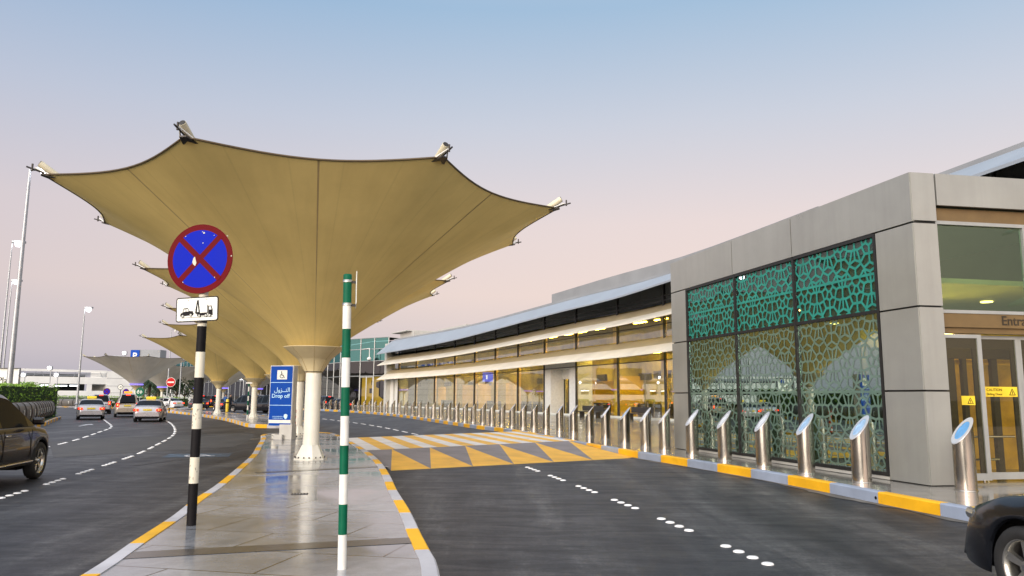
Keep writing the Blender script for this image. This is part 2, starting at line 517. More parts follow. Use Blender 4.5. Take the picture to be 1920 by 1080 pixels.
M['frame'] = mat('door_aluminium', (.36, .37, .36), .4, metal=.3, var=.04)
M['darkframe'] = mat('dark_frame', (.02, .02, .022), .35)
M['lattice'] = mat('teal_film', (.026, .245, .195), .4, var=.08, vs=3, spec=.25)
M['lattice2'] = mat('reflection_paled_film', (.115, .185, .145), .08, var=.08, vs=3, rv=0, spec=.9)  # lower lattice paled: the panes' reflections are put into its colour
M['pav_yellow'] = mat('pavilion_low_wall', (.34, .27, .03), .6, var=.2)
M['pav_wall'] = mat('pavilion_inner_wall', (.10, .105, .07), .6, var=.2, vs=.5)
M['teal_back'] = mat('teal_spandrel', (.045, .085, .075), .9, var=.1, vs=1, spec=0)
M['g_pav'] = glass('pavilion_glass', (.74, .88, .80), .30, .9, gcol=(.86, 1, .95))
M['g_front'] = glass('front_glass', (.72, .84, .70), .055, .5, gcol=(.8, 1, .86))
M['g_top'] = glass('spandrel_glass', (.90, .96, .93), .01, .6)
M['g_term'] = glass('terminal_glass', (.93, .93, .84), .115, .95)
M['g_clere'] = glass('clerestory_glass', (.35, .38, .40), .03, .6)
M['g_teal'] = glass('teal_curtain_glass', (.35, .72, .70), .22, .3, gcol=(.35, .85, .82))
M['g_dark'] = glass('dark_curtain_glass', (.45, .45, .48), .05, .5)
M['g_door'] = glass('door_glass', (.86, .84, .66), .02, .4)
M['roofmetal'] = mat('roof_sheet', (.29, .325, .365), .4, metal=.0, var=.05, vs=.4)
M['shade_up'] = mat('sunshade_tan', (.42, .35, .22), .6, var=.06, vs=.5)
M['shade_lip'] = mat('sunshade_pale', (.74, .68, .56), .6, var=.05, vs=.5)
M['plant'] = mat('plant_room_grey', (.27, .28, .29), .7, var=.05, vs=.4)
M['yel_wall'] = mat('lit_yellow_wall', (.78, .52, .04), .6, var=.15, vs=.35)
M['dark_in'] = mat('dark_interior', (.035, .03, .025), .6, var=.3, vs=.3)
M['in_floor'] = mat('interior_floor', (.22, .19, .13), .2, var=.1)
M['in_wall'] = mat('interior_wall', (.40, .34, .19), .6, var=.15, vs=.4)
M['warm'] = glow('warm_lamp', (1, .68, .22), 9)
M['lobby'] = glow('lobby_lamp', (1, .74, .18), 45)
M['warm2'] = glow('warm_strip', (1, .68, .08), 70)
M['cool'] = glow('cool_lamp', (.9, .95, 1), 6)
M['head_lamp'] = glow('street_lamp_white', (.90, .90, 1), 14)
M['violet'] = glow('violet_light', (.22, .16, 1), 2.2)
M['brake'] = glow('brake_light', (1, .03, .010), 4.6)
M['brake_core'] = glow('brake_core', (1, .22, .06), 6)
M['lightbox'] = glow('lightbox_white', (1, .98, 1), 2.2)
M['bluebox'] = glow('bluebox', (.1, .15, 1), 1.6)
M['term_wall'] = mat('terminal_inner_wall', (.46, .38, .075), .6, var=.3, vs=.35)
M['gar_in'] = mat('garage_interior', (.05, .05, .048), .8, var=.2)
M['gar'] = mat('garage_white', (.80, .79, .74), .6, var=.05, vs=.3)
M['rubber'] = mat('tyre_rubber', (.018, .018, .018), .75, var=.2)
M['rim'] = mat('alloy', (.55, .54, .50), .25, metal=.9, var=.05)
M['tint'] = mat('tinted_window', (.009, .011, .014), .18, var=.1, rv=0, coat=.0, spec=.06)
M['lens_red'] = mat('red_lens', (.40, .01, .01), .2, coat=.4)
M['lens_clear'] = mat('clear_lens', (.10, .105, .11), .08, coat=.8)
M['plate_y'] = mat('plate_yellow', (.70, .52, .05), .45)
M['chrome'] = mat('chrome', (.75, .75, .75), .12, metal=1)
M['yellow'] = mat('yellow_plastic', (.82, .58, .03), .4)
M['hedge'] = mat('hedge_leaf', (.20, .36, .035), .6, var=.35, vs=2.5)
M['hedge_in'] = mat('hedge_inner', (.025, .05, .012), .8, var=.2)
M['leaf'] = mat('tree_leaf', (.04, .075, .03), .65, var=.3, vs=2)
M['bark'] = mat('palm_bark', (.12, .09, .06), .9, var=.2, bump=.4, bs=12)
M['barrier'] = mat('barrier_grey', (.10, .095, .085), .45, var=.15, vs=2)
M['skin'] = mat('skin', (.35, .20, .13), .55)
M['hair'] = mat('hair', (.015, .012, .01), .6)
M['shirt_b'] = mat('blue_shirt', (.02, .07, .22), .8)
M['shirt_d'] = mat('dark_shirt', (.02, .022, .03), .8)
M['trouser'] = mat('dark_trousers', (.02, .02, .025), .85)


def car_paint(name, col, metal=.4):
    return mat(name, col, .28, metal=metal, var=.03, vs=2, rv=.04, coat=.8)


M['silver'] = car_paint('silver_paint', (.40, .40, .42), .4)
M['champagne'] = car_paint('champagne_paint', (.42, .37, .30), .4)
M['blackcar'] = mat('black_car_paint', (.006, .007, .010), .25, var=.03, rv=.03, coat=.35, spec=.3)
M['browncar'] = mat('dark_brown_paint', (.007, .005, .005), .25, var=.03, rv=.03, coat=.4, spec=.3)
M['dust'] = mat('kerbside_dust', (.125, .115, .10), .9, var=.25, vs=1.5)
M['whitecar'] = car_paint('white_car_paint', (.70, .69, .68), .1)
M['bluecar'] = mat('dark_blue_paint', (.012, .014, .03), .25, var=.03, rv=.03, coat=.35, spec=.3)


def font_mesh(mb, text, size, origin, xdir, updir, mi=0, th=.004, bold=0, align='CENTER', z_off=0):
    """real letters as thin solid shapes laid on a sign face"""
    cu = bpy.data.curves.new('lettering', 'FONT')
    cu.body = text; cu.size = size; cu.align_x = align; cu.extrude = th / 2; cu.resolution_u = 3; cu.offset = bold
    o = bpy.data.objects.new('lettering', cu); COL.objects.link(o)
    me = bpy.data.meshes.new_from_object(o.evaluated_get(bpy.context.evaluated_depsgraph_get()))
    X = Vector(xdir).normalized(); Y = Vector(updir).normalized(); Z = X.cross(Y)
    O = Vector(origin)
    vs = [O + X * v.co.x + Y * v.co.y + Z * (v.co.z + th / 2 + z_off) for v in me.vertices]
    mb.add(vs, [list(p.vertices) for p in me.polygons], mi)
    bpy.data.meshes.remove(me); bpy.data.objects.remove(o); bpy.data.curves.remove(cu)


class Face2D:
    """draw flat shapes on a face given by origin, x axis, y axis"""
    def __init__(s, mb, O, X, Y, base=0.0):
        s.mb, s.O, s.X, s.Y = mb, Vector(O), Vector(X).normalized(), Vector(Y).normalized()
        s.Z = s.X.cross(s.Y); s.k = base

    def p(s, x, y, z=0):
        return s.O + s.X * x + s.Y * y + s.Z * z

    def poly(s, pts, mi=0, th=.003):
        s.k += .0004
        a = sum(pts[i][0] * pts[(i + 1) % len(pts)][1] - pts[(i + 1) % len(pts)][0] * pts[i][1] for i in range(len(pts)))
        if a < 0:
            pts = pts[::-1]
        s.mb.slab([s.p(x, y, 0) for x, y in pts], s.Z, th + s.k, mi)

    def line(s, a, b, w, mi=0, th=.003):
        a, b = Vector(a), Vector(b); d = (b - a).normalized(); n = Vector((-d.y, d.x)) * w / 2
        s.poly([tuple(a + n), tuple(a - n), tuple(b - n), tuple(b + n)], mi, th)

    def disc(s, c, r, mi=0, th=.003, n=20):
        s.poly([(c[0] + r * math.cos(2 * math.pi * k / n), c[1] + r * math.sin(2 * math.pi * k / n)) for k in range(n)], mi, th)

    def arc(s, c, r, a0, a1, w, mi=0, th=.003, n=18):
        P = [(c[0] + (r + w / 2) * math.cos(a0 + (a1 - a0) * k / n), c[1] + (r + w / 2) * math.sin(a0 + (a1 - a0) * k / n)) for k in range(n + 1)]
        Q = [(c[0] + (r - w / 2) * math.cos(a0 + (a1 - a0) * k / n), c[1] + (r - w / 2) * math.sin(a0 + (a1 - a0) * k / n)) for k in range(n + 1)]
        s.poly(P + Q[::-1], mi, th)

    def wheelchair(s, cx, cy, h, mi=0, th=.003):
        q = lambda x, y: (cx + x * h, cy + y * h)
        s.disc(q(-.08, .40), .085 * h, mi, th)
        s.line(q(-.08, .31), q(-.03, -.06), .10 * h, mi, th)
        s.line(q(-.06, .12), q(.18, .12), .07 * h, mi, th)
        s.line(q(-.05, -.05), q(.22, -.05), .085 * h, mi, th)
        s.line(q(.20, -.03), q(.32, -.34), .085 * h, mi, th)
        s.line(q(.30, -.36), q(.42, -.30), .075 * h, mi, th)
        s.arc(q(-.03, -.16), .25 * h, R(110), R(335), .075 * h, mi, th)


ORD = ['first', 'second', 'third', 'fourth', 'fifth', 'sixth', 'seventh', 'eighth', 'ninth', 'tenth', 'eleventh', 'twelfth', 'thirteenth', 'fourteenth', 'fifteenth', 'sixteenth', 'seventeenth', 'eighteenth', 'nineteenth']
for t_ in ('twent', 'thirt', 'fort', 'fift'):
    ORD.append(t_ + 'ieth')
    for o_ in ORD[:9]:
        ORD.append(t_ + 'y-' + o_)
# ------------------------------------------------------------------ ground, kerbs, markings
mb = MB(); mb.add([(-3000, -1500, -.02), (3000, -1500, -.02), (3000, 4000, -.02), (-3000, 4000, -.02)], [(0, 1, 2, 3)])
structure(mb.build('ground', M['sand']))
mb = MB(); mb.add([(-120, -40, 0), (60, -40, 0), (60, 175, 0), (-120, 175, 0)], [(0, 1, 2, 3)])
structure(mb.build('road', M['asphalt']))

KR = Path(catmull([(10.2, -8), (9.0, 2), (8.1, 6), (7.35, 8.9), (6.68, 11.4), (6.28, 13.2), (5.98, 14.9), (5.42, 17.4), (4.66, 20.0), (3.62, 23.4), (2.4, 28), (.04, 38.2), (-2.3, 44.6), (-6.6, 58.5), (-9.6, 67.5), (-14.6, 80), (-21.5, 92), (-32, 106), (-46, 120), (-72, 140)], .8))
ML = Path(catmull([(-3.0, -9), (-3.15, 0), (-3.4, 4), (-3.74, 6.94), (-4.02, 8.3), (-4.42, 10.33), (-4.8, 11.9), (-5.15, 13.65), (-5.85, 16.6), (-6.95, 21.0), (-8.1, 25.0), (-9.4, 29.5), (-10.1, 31.6), (-10.1, 33.0), (-9.2, 34.2)], .5))
MR = Path(catmull([(-.1, -9), (-.3, 0), (-.42, 4), (-.61, 7.02), (-.8, 8.1), (-1.02, 9.14), (-1.4, 11.03), (-1.95, 13.5), (-2.42, 15.8), (-3.14, 19.0), (-4.14, 22.7), (-5.8, 28.1), (-7.2, 32.4), (-8.0, 34.0), (-9.2, 34.2)], .5))
IL = Path(catmull([(-11.2, 44.6), (-12.2, 43.3), (-13.3, 42.8), (-14.7, 43.9), (-16.2, 46.8), (-19.1, 52.9), (-22.9, 60), (-27.2, 67.5), (-32.2, 75.4), (-36, 81), (-38.4, 84.8), (-38.0, 87)], .6))
IR = Path(catmull([(-11.2, 44.6), (-12.0, 47.2), (-15.0, 53.8), (-18.4, 60), (-22.4, 66.5), (-28, 74.5), (-33.5, 81.5), (-38.0, 87)], .6))
LK = Path(catmull([(-12.9, -9), (-13.4, 0), (-14.8, 8), (-17, 17), (-20.0, 28), (-25.2, 41.6), (-28.6, 48.5), (-31.2, 53.6), (-32.6, 56.4), (-34.6, 57.4), (-38, 60.5), (-46, 68), (-60, 80)], .7))
FK = Path([(-118, 118), (-80, 112), (-63.3, 107.6), (-52.8, 102), (-46, 97.5), (-41, 95), (-38, 97), (-44, 108), (-60, 125)])


def area(name, polys, m, z=.19):
    mb = MB()
    for p in polys:
        mb.prism(p, 0, z)
    return structure(mb.build(name, m))


pl = lambda P: [tuple(map(float, p)) for p in P.p]
inset = lambda P, o: [tuple(P.at(t, o)[0]) for t in P.l]
area('median_pavement', [inset(ML, -.08) + inset(MR, .08)[::-1]], M['median'])
area('island_pavement', [inset(IL, -.08) + inset(IR, .08)[::-1]], M['median'])
area('sidewalk', [inset(KR, -.08) + [(-72, 170), (60, 170), (60, -8)]], M['walk'])
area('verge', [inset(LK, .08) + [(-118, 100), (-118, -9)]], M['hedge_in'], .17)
area('far_pavement', [pl(FK) + [(-60, 172), (-118, 172)]], M['plant'], .18)


def kerb(name, P, side, block, mats, t0=0, t1=None, w=.16, phase=0):
    mb = MB(); t1 = P.len if t1 is None else t1
    n = int((t1 - t0) / block)
    for i in range(n + 1):
        a, b = t0 + i * block, min(t0 + (i + 1) * block, t1)
        if b - a < .1:
            continue
        j = .0 if block < .5 else .012
        e = .02
        prof = [(0, 0.0), (0, .2 - e), (side * e, .2), (side * w, .2), (side * w, 0)]
        sweep(mb, P, a, b - j, prof, .45, mi=(i + phase) % 2)
    return structure(mb.build(name, mats))


kerb('sidewalk_kerb', KR, -1, 1.42, [M['kerb_y'], M['kerb_g']], t0=.55)
kerb('median_kerb_road_side', MR, 1, 1.3, [M['kerb_w'], M['kerb_y']], t0=.35)
kerb('median_kerb_lane_side', ML, -1, 1.45, [M['kerb_y'], M['kerb_w']], t0=.1)
kerb('island_kerb', IL, -1, 1.0, [M['kerb_w'], M['kerb_y']])
kerb('island_kerb', IR, 1, 1.0, [M['kerb_w'], M['kerb_y']])
kerb('verge_kerb', LK, 1, 1.3, [M['kerb_y'], M['kerb_g']])
kerb('far_kerb', FK, 1, 1.6, [M['kerb_y'], M['kerb_w']])

# drain holes through the kerb stones
mb = MB()
for t_, z_ in ((8.6, .08), (10.35, .09), (16.2, .08), (21.9, .09)):
    q, d_, n_ = KR.at(t_)
    mb.disc((q[0] + n_[0] * -.004, q[1] + n_[1] * -.004, z_), (n_[0], n_[1], 0), .03, .008, 10)
structure(mb.build('kerb_drain_hole', M['black']))

# dark bands across the median paving
mb = MB()
for (u0, v0), (u1, v1), w in (((222, 1042), (783, 1012), .34), ((480, 886), (728, 874), .26), ((470, 823), (640, 823), .3)):
    a, b = Vector(at(u0, v0, .194)), Vector(at(u1, v1, .194))
    d = (b - a).normalized(); n = Vector((-d.y, d.x)) * w / 2
    z = .194
    mb.add([(*(a + n), z), (*(a - n), z), (*(b - n), z), (*(b + n), z)], [(0, 1, 2, 3)])
structure(mb.build('paving_band', M['band']))

# speed table with its zebra crossing and hump triangles
ZT = .186
nl, nr = at(686, 844.5, ZT), at(1112, 824.5, ZT)
fl, fr = at(648, 821.3, ZT), at(992, 807.8, ZT)
bl, br = at(733, 882.5, .004), at(1190, 858.5, .004)
flo = (fl[0] - .55, fl[1] + 1.3); fro = (fr[0] - .35, fr[1] + 1.5)
lerp = lambda a, b, t: (a[0] + (b[0] - a[0]) * t, a[1] + (b[1] - a[1]) * t)
mb = MB()
NS = 19
for i in range(NS):
    a, b = i / NS, (i + 1) / NS
    q = [lerp(nl, nr, a), lerp(nl, nr, b), lerp(fl, fr, b), lerp(fl, fr, a)]
    mb.add([(*p, ZT) for p in q], [(0, 1, 2, 3)], i % 2)
structure(mb.build('zebra_crossing', [M['zeb_w'], M['zeb_y']]))
mb = MB()
bu = [733, 808, 887, 964, 1039, 1112, 1190]
tu = [735, 806, 872, 936, 1003, 1066]
bottom = lambda u: lerp(bl, br, (u - 733) / (1190 - 733) if u < 733 else [k for k in [((u - 733) / 457)]][0])


def on_line(u, a, b, z):
    """point of ground segment a-b that the survey column u meets"""
    lo, hi = -.3, 1.3
    for _ in range(40):
        m = (lo + hi) / 2
        p = lerp(a, b, m)
        d = np.array([p[0], p[1], z]) - _C
        if 960 + FPX * (d @ _R) / (d @ _F) < u:
            lo = m
        else:
            hi = m
    return lerp(a, b, lo)


B3 = [(*on_line(u, bl, br, 0.004), .004) for u in bu]
T3 = [(*on_line(u, nl, nr, ZT), ZT) for u in tu]
mb.add([(*nl, ZT), B3[0], T3[0]], [(0, 1, 2)], 1)
for k in range(6):
    mb.add([T3[k], B3[k], B3[k + 1]], [(0, 1, 2)], 0)
    if k < 5:
        mb.add([T3[k], B3[k + 1], T3[k + 1]], [(0, 1, 2)], 1)
mb.add([T3[5], B3[6], (*nr, ZT)], [(0, 1, 2)], 1)
mb.add([(*fl, ZT), (*fr, ZT), (*fro, .004), (*flo, .004)], [(0, 1, 2, 3)], 1)
structure(mb.build('speed_hump', [M['tri_y'], M['tri_g']]))

# lane arrow, blue bay marking
mb = MB()
ax = at(160, 797, .004)
d = Vector((-.32, .95)).normalized(); n = Vector((-d.y, d.x))
o = Vector(ax)
tp = lambda a, b: (*(o + d * a * .8 + n * b * .7), .004)
mb.add([tp(-2.2, -.1), tp(-2.2, .1), tp(.6, .1), tp(.6, -.1)], [(0, 3, 2, 1)])
mb.add([tp(.6, -.5), tp(2.4, 0), tp(.6, .5)], [(0, 1, 2)])
ax = at(20, 815, .004)
structure(mb.build('lane_arrow_marking', M['mark']))
mb = MB()
o = Vector(at(372, 853.5, .004)); d = Vector((-.26, .965)); n = Vector((-d.y, d.x))
mb.add([(*(o + d * a + n * b), .004) for a, b in ((-.75, -.9), (.75, -.9), (.75, .9), (-.75, .9))], [(0, 3, 2, 1)])
mb2 = MB(); f2 = Face2D(mb2, (o.x, o.y, .005), (-n.x, -n.y, 0), (d.x, d.y, 0)); f2.wheelchair(0, 0, 1.15, 0, .001)
structure(mb.build('worn_blue_bay_marking', M['blue_mark']))
structure(mb2.build('worn_bay_symbol_marking', M['mark']))

# older patches and tar joints in the carriageway
mb = MB()
Z_ = .004
P4 = lambda pts: mb.add([(*at(u, v, Z_), Z_) for u, v in pts], [list(range(len(pts)))])
P4([(92, 829), (215, 820), (330, 817), (475, 812), (478, 822), (440, 838), (300, 846), (100, 858)])
structure(mb.build('road_patch', M['asphalt_old']))
mb = MB()
for a, b, w_ in (((100, 829.5), (478, 812.5), .05), ((250, 873), (470, 846), .05), ((400, 868), (466, 853), .04), ((740, 886), (1185, 862), .05)):
    A_, B_ = Vector(at(*a, .006)), Vector(at(*b, .006)); d = (B_ - A_).normalized(); n = Vector((-d.y, d.x)) * w_ / 2
    K = max(2, int((B_ - A_).length / .5)); row = []
    for k in range(K + 1):
        c = A_.lerp(B_, k / K) + Vector((-d.y, d.x)) * random.uniform(-.03, .03); row += [(*(c + n), .006), (*(c - n), .006)]
    mb.add(row, [(2 * k, 2 * k + 1, 2 * k + 3, 2 * k + 2) for k in range(K)])
structure(mb.build('tar_joint', M['tar']))

# dusty strip swept against the kerbs
mb = MB()
for P_, sd_, t0_, t1_ in ((KR, 1, 4, 60),):
    row = []
    for k in range(int((t1_ - t0_) / .25)):
        q, d_, n_ = P_.at(t0_ + k * .25)
        w_ = .16 + .12 * math.sin(k * .31) * math.sin(k * .13 + 1) + random.uniform(-.05, .06)
        a_ = q + n_ * sd_ * -.02; b_ = q + n_ * sd_ * max(.04, w_); row += [(a_[0], a_[1], .008), (b_[0], b_[1], .008)]
    mb.add(row, [(2 * k, 2 * k + 1, 2 * k + 3, 2 * k + 2) for k in range(len(row) // 2 - 1)])
structure(mb.build('road_dust', M['dust']))

# small floor drain on the median
mb = MB(); p = at(562, 926, .193)
mb.box((p[0], p[1], .194), (.26, .16, .006), R(12)); 
for k in range(5):
    mb.box((p[0] - .1 + .05 * k, p[1] + .002, .1975), (.018, .13, .004), R(12), 1)
tag(mb.build('floor_drain', [M['dark_metal'], M['galv']]), 'small dark drain grate set in the grey median paving', 'drain')

# domed studs in dashed lines
mb = MB(); mb.lathe([(.067, 0), (.064, .010), (.05, .018), (.025, .022), (.001, .023)], 18, sm=True, caps=False)
stud_me = mb.build('road_stud', M['stud']); stud_me.location = (0, 0, -5)
first = True


def studs(pts, label, group, period=2.08, start=0.0, n=4, gap=.335):
    global first
    P = Path(catmull(pts, .5))
    t = start
    while t < P.len:
        for k in range(n):
            if t + k * gap > P.len:
                break
            q = P.at(t + k * gap)[0]
            o = stud_me if first else stud_me.copy()
            if not first:
                COL.objects.link(o)
            first = False
            o.location = (q[0], q[1], .001)
            tag(o, label, 'road stud', group)
        t += period


studs([(2.75, 8.55), (2.19, 11.7), (1.76, 13.85), (1.32, 15.9), (.85, 18.0), (.35, 20.15)], 'white domed stud in the dashed line on the dark lane before the orange hump', 'white studs before the orange hump', start=.0, period=2.11)
studs([(-4.4, 36.6), (-7.24, 44.5), (-9.6, 50.3), (-12.4, 56.3), (-15.3, 61.9), (-19.5, 68.5), (-25, 76)], 'white domed stud in the dashed line beyond the zebra crossing', 'white studs beyond the zebra crossing', period=2.3)
studs([(-8.2, 11.2), (-8.66, 13.42), (-9.13, 15.49), (-9.62, 17.46), (-10.02, 19.1), (-10.5, 21.0), (-11.15, 23.4), (-12.3, 27.0), (-15.1, 35.0), (-18.9, 43.8), (-23.3, 52.9), (-27.4, 60.2)], 'white domed stud in the curving dashed line beside the dark brown SUV', 'white studs of the curved lane line beside the SUV', period=2.12, start=.2)
studs([(-15.4, 25.6), (-16.3, 28.6), (-17.6, 32.2), (-19.3, 36.5), (-22.0, 43.0), (-26.4, 51.0), (-30.4, 58)], 'white domed stud in the dashed line between the two silver taxis', 'white studs of the far lane line between taxis', period=2.4)

# ------------------------------------------------------------------ bollards
def bollard(loc, label):
    r = empty('bollard', loc, label, 'bollard', 'slant-topped steel bollards along the kerb')
    return r


NB = 28
LOW, HIGH, RB = .80, 1.24, .176
mb = MB()
vs = []
for k in range(NB):
    a = 2 * math.pi * k / NB
    c, s_ = math.cos(a), math.sin(a)
    vs += [(RB * c, RB * s_, 0), (RB * c, RB * s_, (LOW + HIGH) / 2 + (HIGH - LOW) / 2 * c)]
mb.add(vs, [(2 * k, 2 * ((k + 1) % NB), 2 * ((k + 1) % NB) + 1, 2 * k + 1) for k in range(NB)], 0, True)
mb.lathe([(RB + .012, .0), (RB + .012, .012), (RB + .001, .014)], NB, mi=0, caps=False)
b0 = bollard((0, 0, .19), 'x')
b0.rotation_euler = (0, 0, R(12))
mb.build('post', M['steel'], b0)
sl = (HIGH - LOW) / (2 * RB)
el = lambda rr, dz: [(rr * math.cos(2 * math.pi * k / NB), rr * math.sin(2 * math.pi * k / NB), (LOW + HIGH) / 2 + sl * rr * math.cos(2 * math.pi * k / NB) + dz) for k in range(NB)]
mb = MB()
A, B_, C_ = el(RB + .006, -.004), el(RB + .006, .014), el(RB * .70, .014)
mb.add(A + B_ + C_, [(j * NB + k, j * NB + (k + 1) % NB, (j + 1) * NB + (k + 1) % NB, (j + 1) * NB + k) for j in range(2) for k in range(NB)], 0)
cap = mb.build('cap', M['cap_rim'], b0)
mb = MB(); mb.add(el(RB * .70, .010), [list(range(NB))])
mb.build('lens', M['cap_steel'], cap)
GAP = lambda y: float(np.interp(y, [14, 15.1, 20, 24, 30, 37, 42, 55, 70, 100], [1.25, .66, .85, 1.15, 1.7, 1.8, 1.5, 1.1, .9, .9]))
BP = Path([tuple(KR.at(t)[0] - KR.at(t)[2] * GAP(KR.at(t)[0][1])) for t in np.linspace(0, KR.len, 400)])
US = [1812, 1612, 1510, 1430, 1357, 1297, 1246, 1262, 1210, 1172, 1136, 1106, 1076, 1050, 1024.5, 1002, 981, 961, 941.7, 923, 906, 888, 872.5, 856.7, 841.7, 827.5, 813, 800, 786.7, 774, 761.7, 749, 737.5, 725, 714, 703.5, 693, 683, 672, 661.5, 652, 638, 628.5, 618.5, 608, 596, 586, 576]
spots = []
for u in US:
    if u == 1812:
        spots.append(at(1812, 919.5, .19)); continue
    if u == 1262:
        spots.append((5.55, 25.2)); continue
    bestt, be = None, 1e9
    for t in np.linspace(0, BP.len, 3000):
        q = BP.at(t)[0]
        if q[1] < 12:
            continue
        d = np.array([q[0], q[1], .8]) - _C
        e = abs(960 + FPX * (d @ _R) / (d @ _F) - u)
        if e < be:
            be, bestt = e, q
    spots.append(tuple(bestt))
for i, q in enumerate(spots):
    o = b0 if i == 0 else copy_tree(b0)
    o.location = (q[0], q[1], .19)
    lean = (R(random.uniform(-.7, .7)), R(random.uniform(-.7, .7)))
    o.rotation_euler = (*lean, R(3 + random.uniform(-4, 4)))
    if i == 0:
        lab = 'brushed steel bollard with bright blue slanted top before the lit sliding doors'
    elif i < 6:
        lab = 'slant-topped steel bollard before the patterned teal glass, %s from the sliding doors' % ORD[i]
    elif i == 7:
        lab = 'steel bollard half hidden behind another at the grey pavilion corner'
    else:
        lab = 'slant-topped steel bollard by the long terminal, %s of its row from the sliding doors' % ORD[i if i < 7 else i - 1]
    tag(o, lab, 'bollard', 'slant-topped steel bollards along the kerb')
    for ch in o.children:
        if ch.name.startswith('cap'):
            for g in ch.children:
                g.material_slots[0].link = 'OBJECT'
                g.material_slots[0].material = M['cap_blue'] if i in (0, 12) else M['cap_mid'] if i in (1, 2, 7, 9, 13) else M['cap_steel']

# ------------------------------------------------------------------ umbrella canopies
ROT = R(-9)


def make_umbrella(lab, grp):
    root = empty('canopy_umbrella', (0, 0, .19), lab, 'canopy', grp)
    m = MB()
    m.lathe([(.205, .34), (.195, .55), (.195, 2.18)], 32, caps=False)
    m.build('column', M['cream'], root)
    m = MB()
    n = 8
    prof = [(.40, 0), (.40, .035), (.36, .04), (.24, .30), (.212, .36)]
    vs = [(r * math.cos(2 * math.pi * (k + .5) / n), r * math.sin(2 * math.pi * (k + .5) / n), z) for r, z in prof for k in range(n)]
    m.add(vs, [(i * n + k, i * n + (k + 1) % n, (i + 1) * n + (k + 1) % n, (i + 1) * n + k) for i in range(4) for k in range(n)])
    bp = m.build('base_plate', M['cream'], root)
    for k in range(8):
        a = 2 * math.pi * (k + .5) / 8
        for da in (-.22, .22):
            m = MB(); m.lathe([(.016, .04), (.016, .075), (.008, .08)], 8, (.375 * math.cos(a + da), .375 * math.sin(a + da)))
            if k in (4, 5, 6, 7):
                m.build('bolt', M['dark_metal'], bp)
    m = MB()
    m.lathe([(.21, 2.15), (.215, 2.17), (.42, 2.50), (.425, 2.502), (.75, 2.775), (.77, 2.785), (.77, 2.80), (.74, 2.80), (.50, 2.70)], 40, caps=False)
    m.lathe([(.212, 2.16), (.235, 2.17), (.235, 2.18), (.20, 2.185)], 32, mi=1, caps=False)
    for k in range(8):
        a = ROT + R(22.5 + 45 * k)
        d = lambda r, z: (r * math.cos(a), r * math.sin(a), z)
        m.tube([d(.218, 2.17), d(.424, 2.503), d(.755, 2.781)], .006, 5, 2)
    m.build('collar', [M['collar'], M['dark_metal'], M['seam']], root)
    # membrane
    RT, ZE, Z0, R0_ = 6.24, 6.24, 2.70, .55
    angs = []
    for k in range(8):
        a = ROT + R(45 * k)
        for j in range(16):
            angs.append(a + R(45) * j / 16)
            if j == 8:
                angs[-1] = a + R(45) * (j / 16) - .004
                angs.append(a + R(22.5) + .004)
    def edge(a):
        x = ((a - ROT) % R(45)) / R(45)          # 0 at a tip, .5 mid-way
        s_ = 4 * x * (1 - x)
        chord = RT * math.cos(R(22.5)) / math.cos(abs(x - .5) * R(45))
        return chord - .40 * s_, ZE - .12 * s_, s_
    rows = 22
    vs, fs, mi = [], [], []
    for i in range(rows + 1):
        t = i / rows
        for a in angs:
            re, ze, s_ = edge(a)
            r = R0_ + (re - R0_) * t
            g = t ** .76
            z = Z0 + (ze - Z0) * g + (.10 * (1 - s_) - .10 * s_) * math.sin(math.pi * t)   # ridges to the tips, valleys between
            vs.append((r * math.cos(a), r * math.sin(a), z))
    na = len(angs)
    m = MB()
    for i in range(rows):
        for k in range(na):
            seam = abs(((angs[k] - ROT) % R(45)) - (R(22.5) - .004)) < 1e-4
            fs.append((i * na + k, i * na + (k + 1) % na, (i + 1) * na + (k + 1) % na, (i + 1) * na + k)); mi.append(1 if seam else 0)
    m.add(vs, fs, 0, True)
    m.m = mi
    can = m.build('membrane', [M['membrane'], M['seam']], root)
    m = MB()
    rim = [Vector(v) for v in vs[-na:]]
    m.tube(rim + [rim[0]], .022, 6, 0, caps=False)
    m.build('edge_cable', M['cable'], can)
    for k in range(8):
        a = ROT + R(45 * k)
        d = Vector((math.cos(a), math.sin(a), 0)); s_ = Vector((-d.y, d.x, 0)); up = Vector((0, 0, 1))
        P = lambda r, z, b=0: d * r + up * z + s_ * b
        m = MB()
        m.tube([P(5.98, 6.24), P(6.32, 6.47)], [.08, .072], 14, 0)
        m.tube([P(6.32, 6.47), P(6.33, 6.475)], [.065, .06], 14, 1)
        m.slab([P(6.02, 6.20, -.15), P(6.28, 6.25, -.07), P(6.28, 6.25, .07), P(6.02, 6.20, .15)], (0, 0, -1), .03, 1)
        m.tube([P(6.22, 6.27), P(6.56, 6.36)], .018, 6, 1)
        m.tube([P(6.45, 6.29), P(6.45, 6.44)], .02, 6, 1)
        m.tube([P(6.14, 6.23, -.13), P(6.40, 6.36, 0)], .016, 6, 2)
        m.tube([P(6.14, 6.23, .13), P(6.40, 6.36, 0)], .016, 6, 2)
        m.build('tip_post', [M['tip'], M['dark_metal'], M['white']], root)
    return root


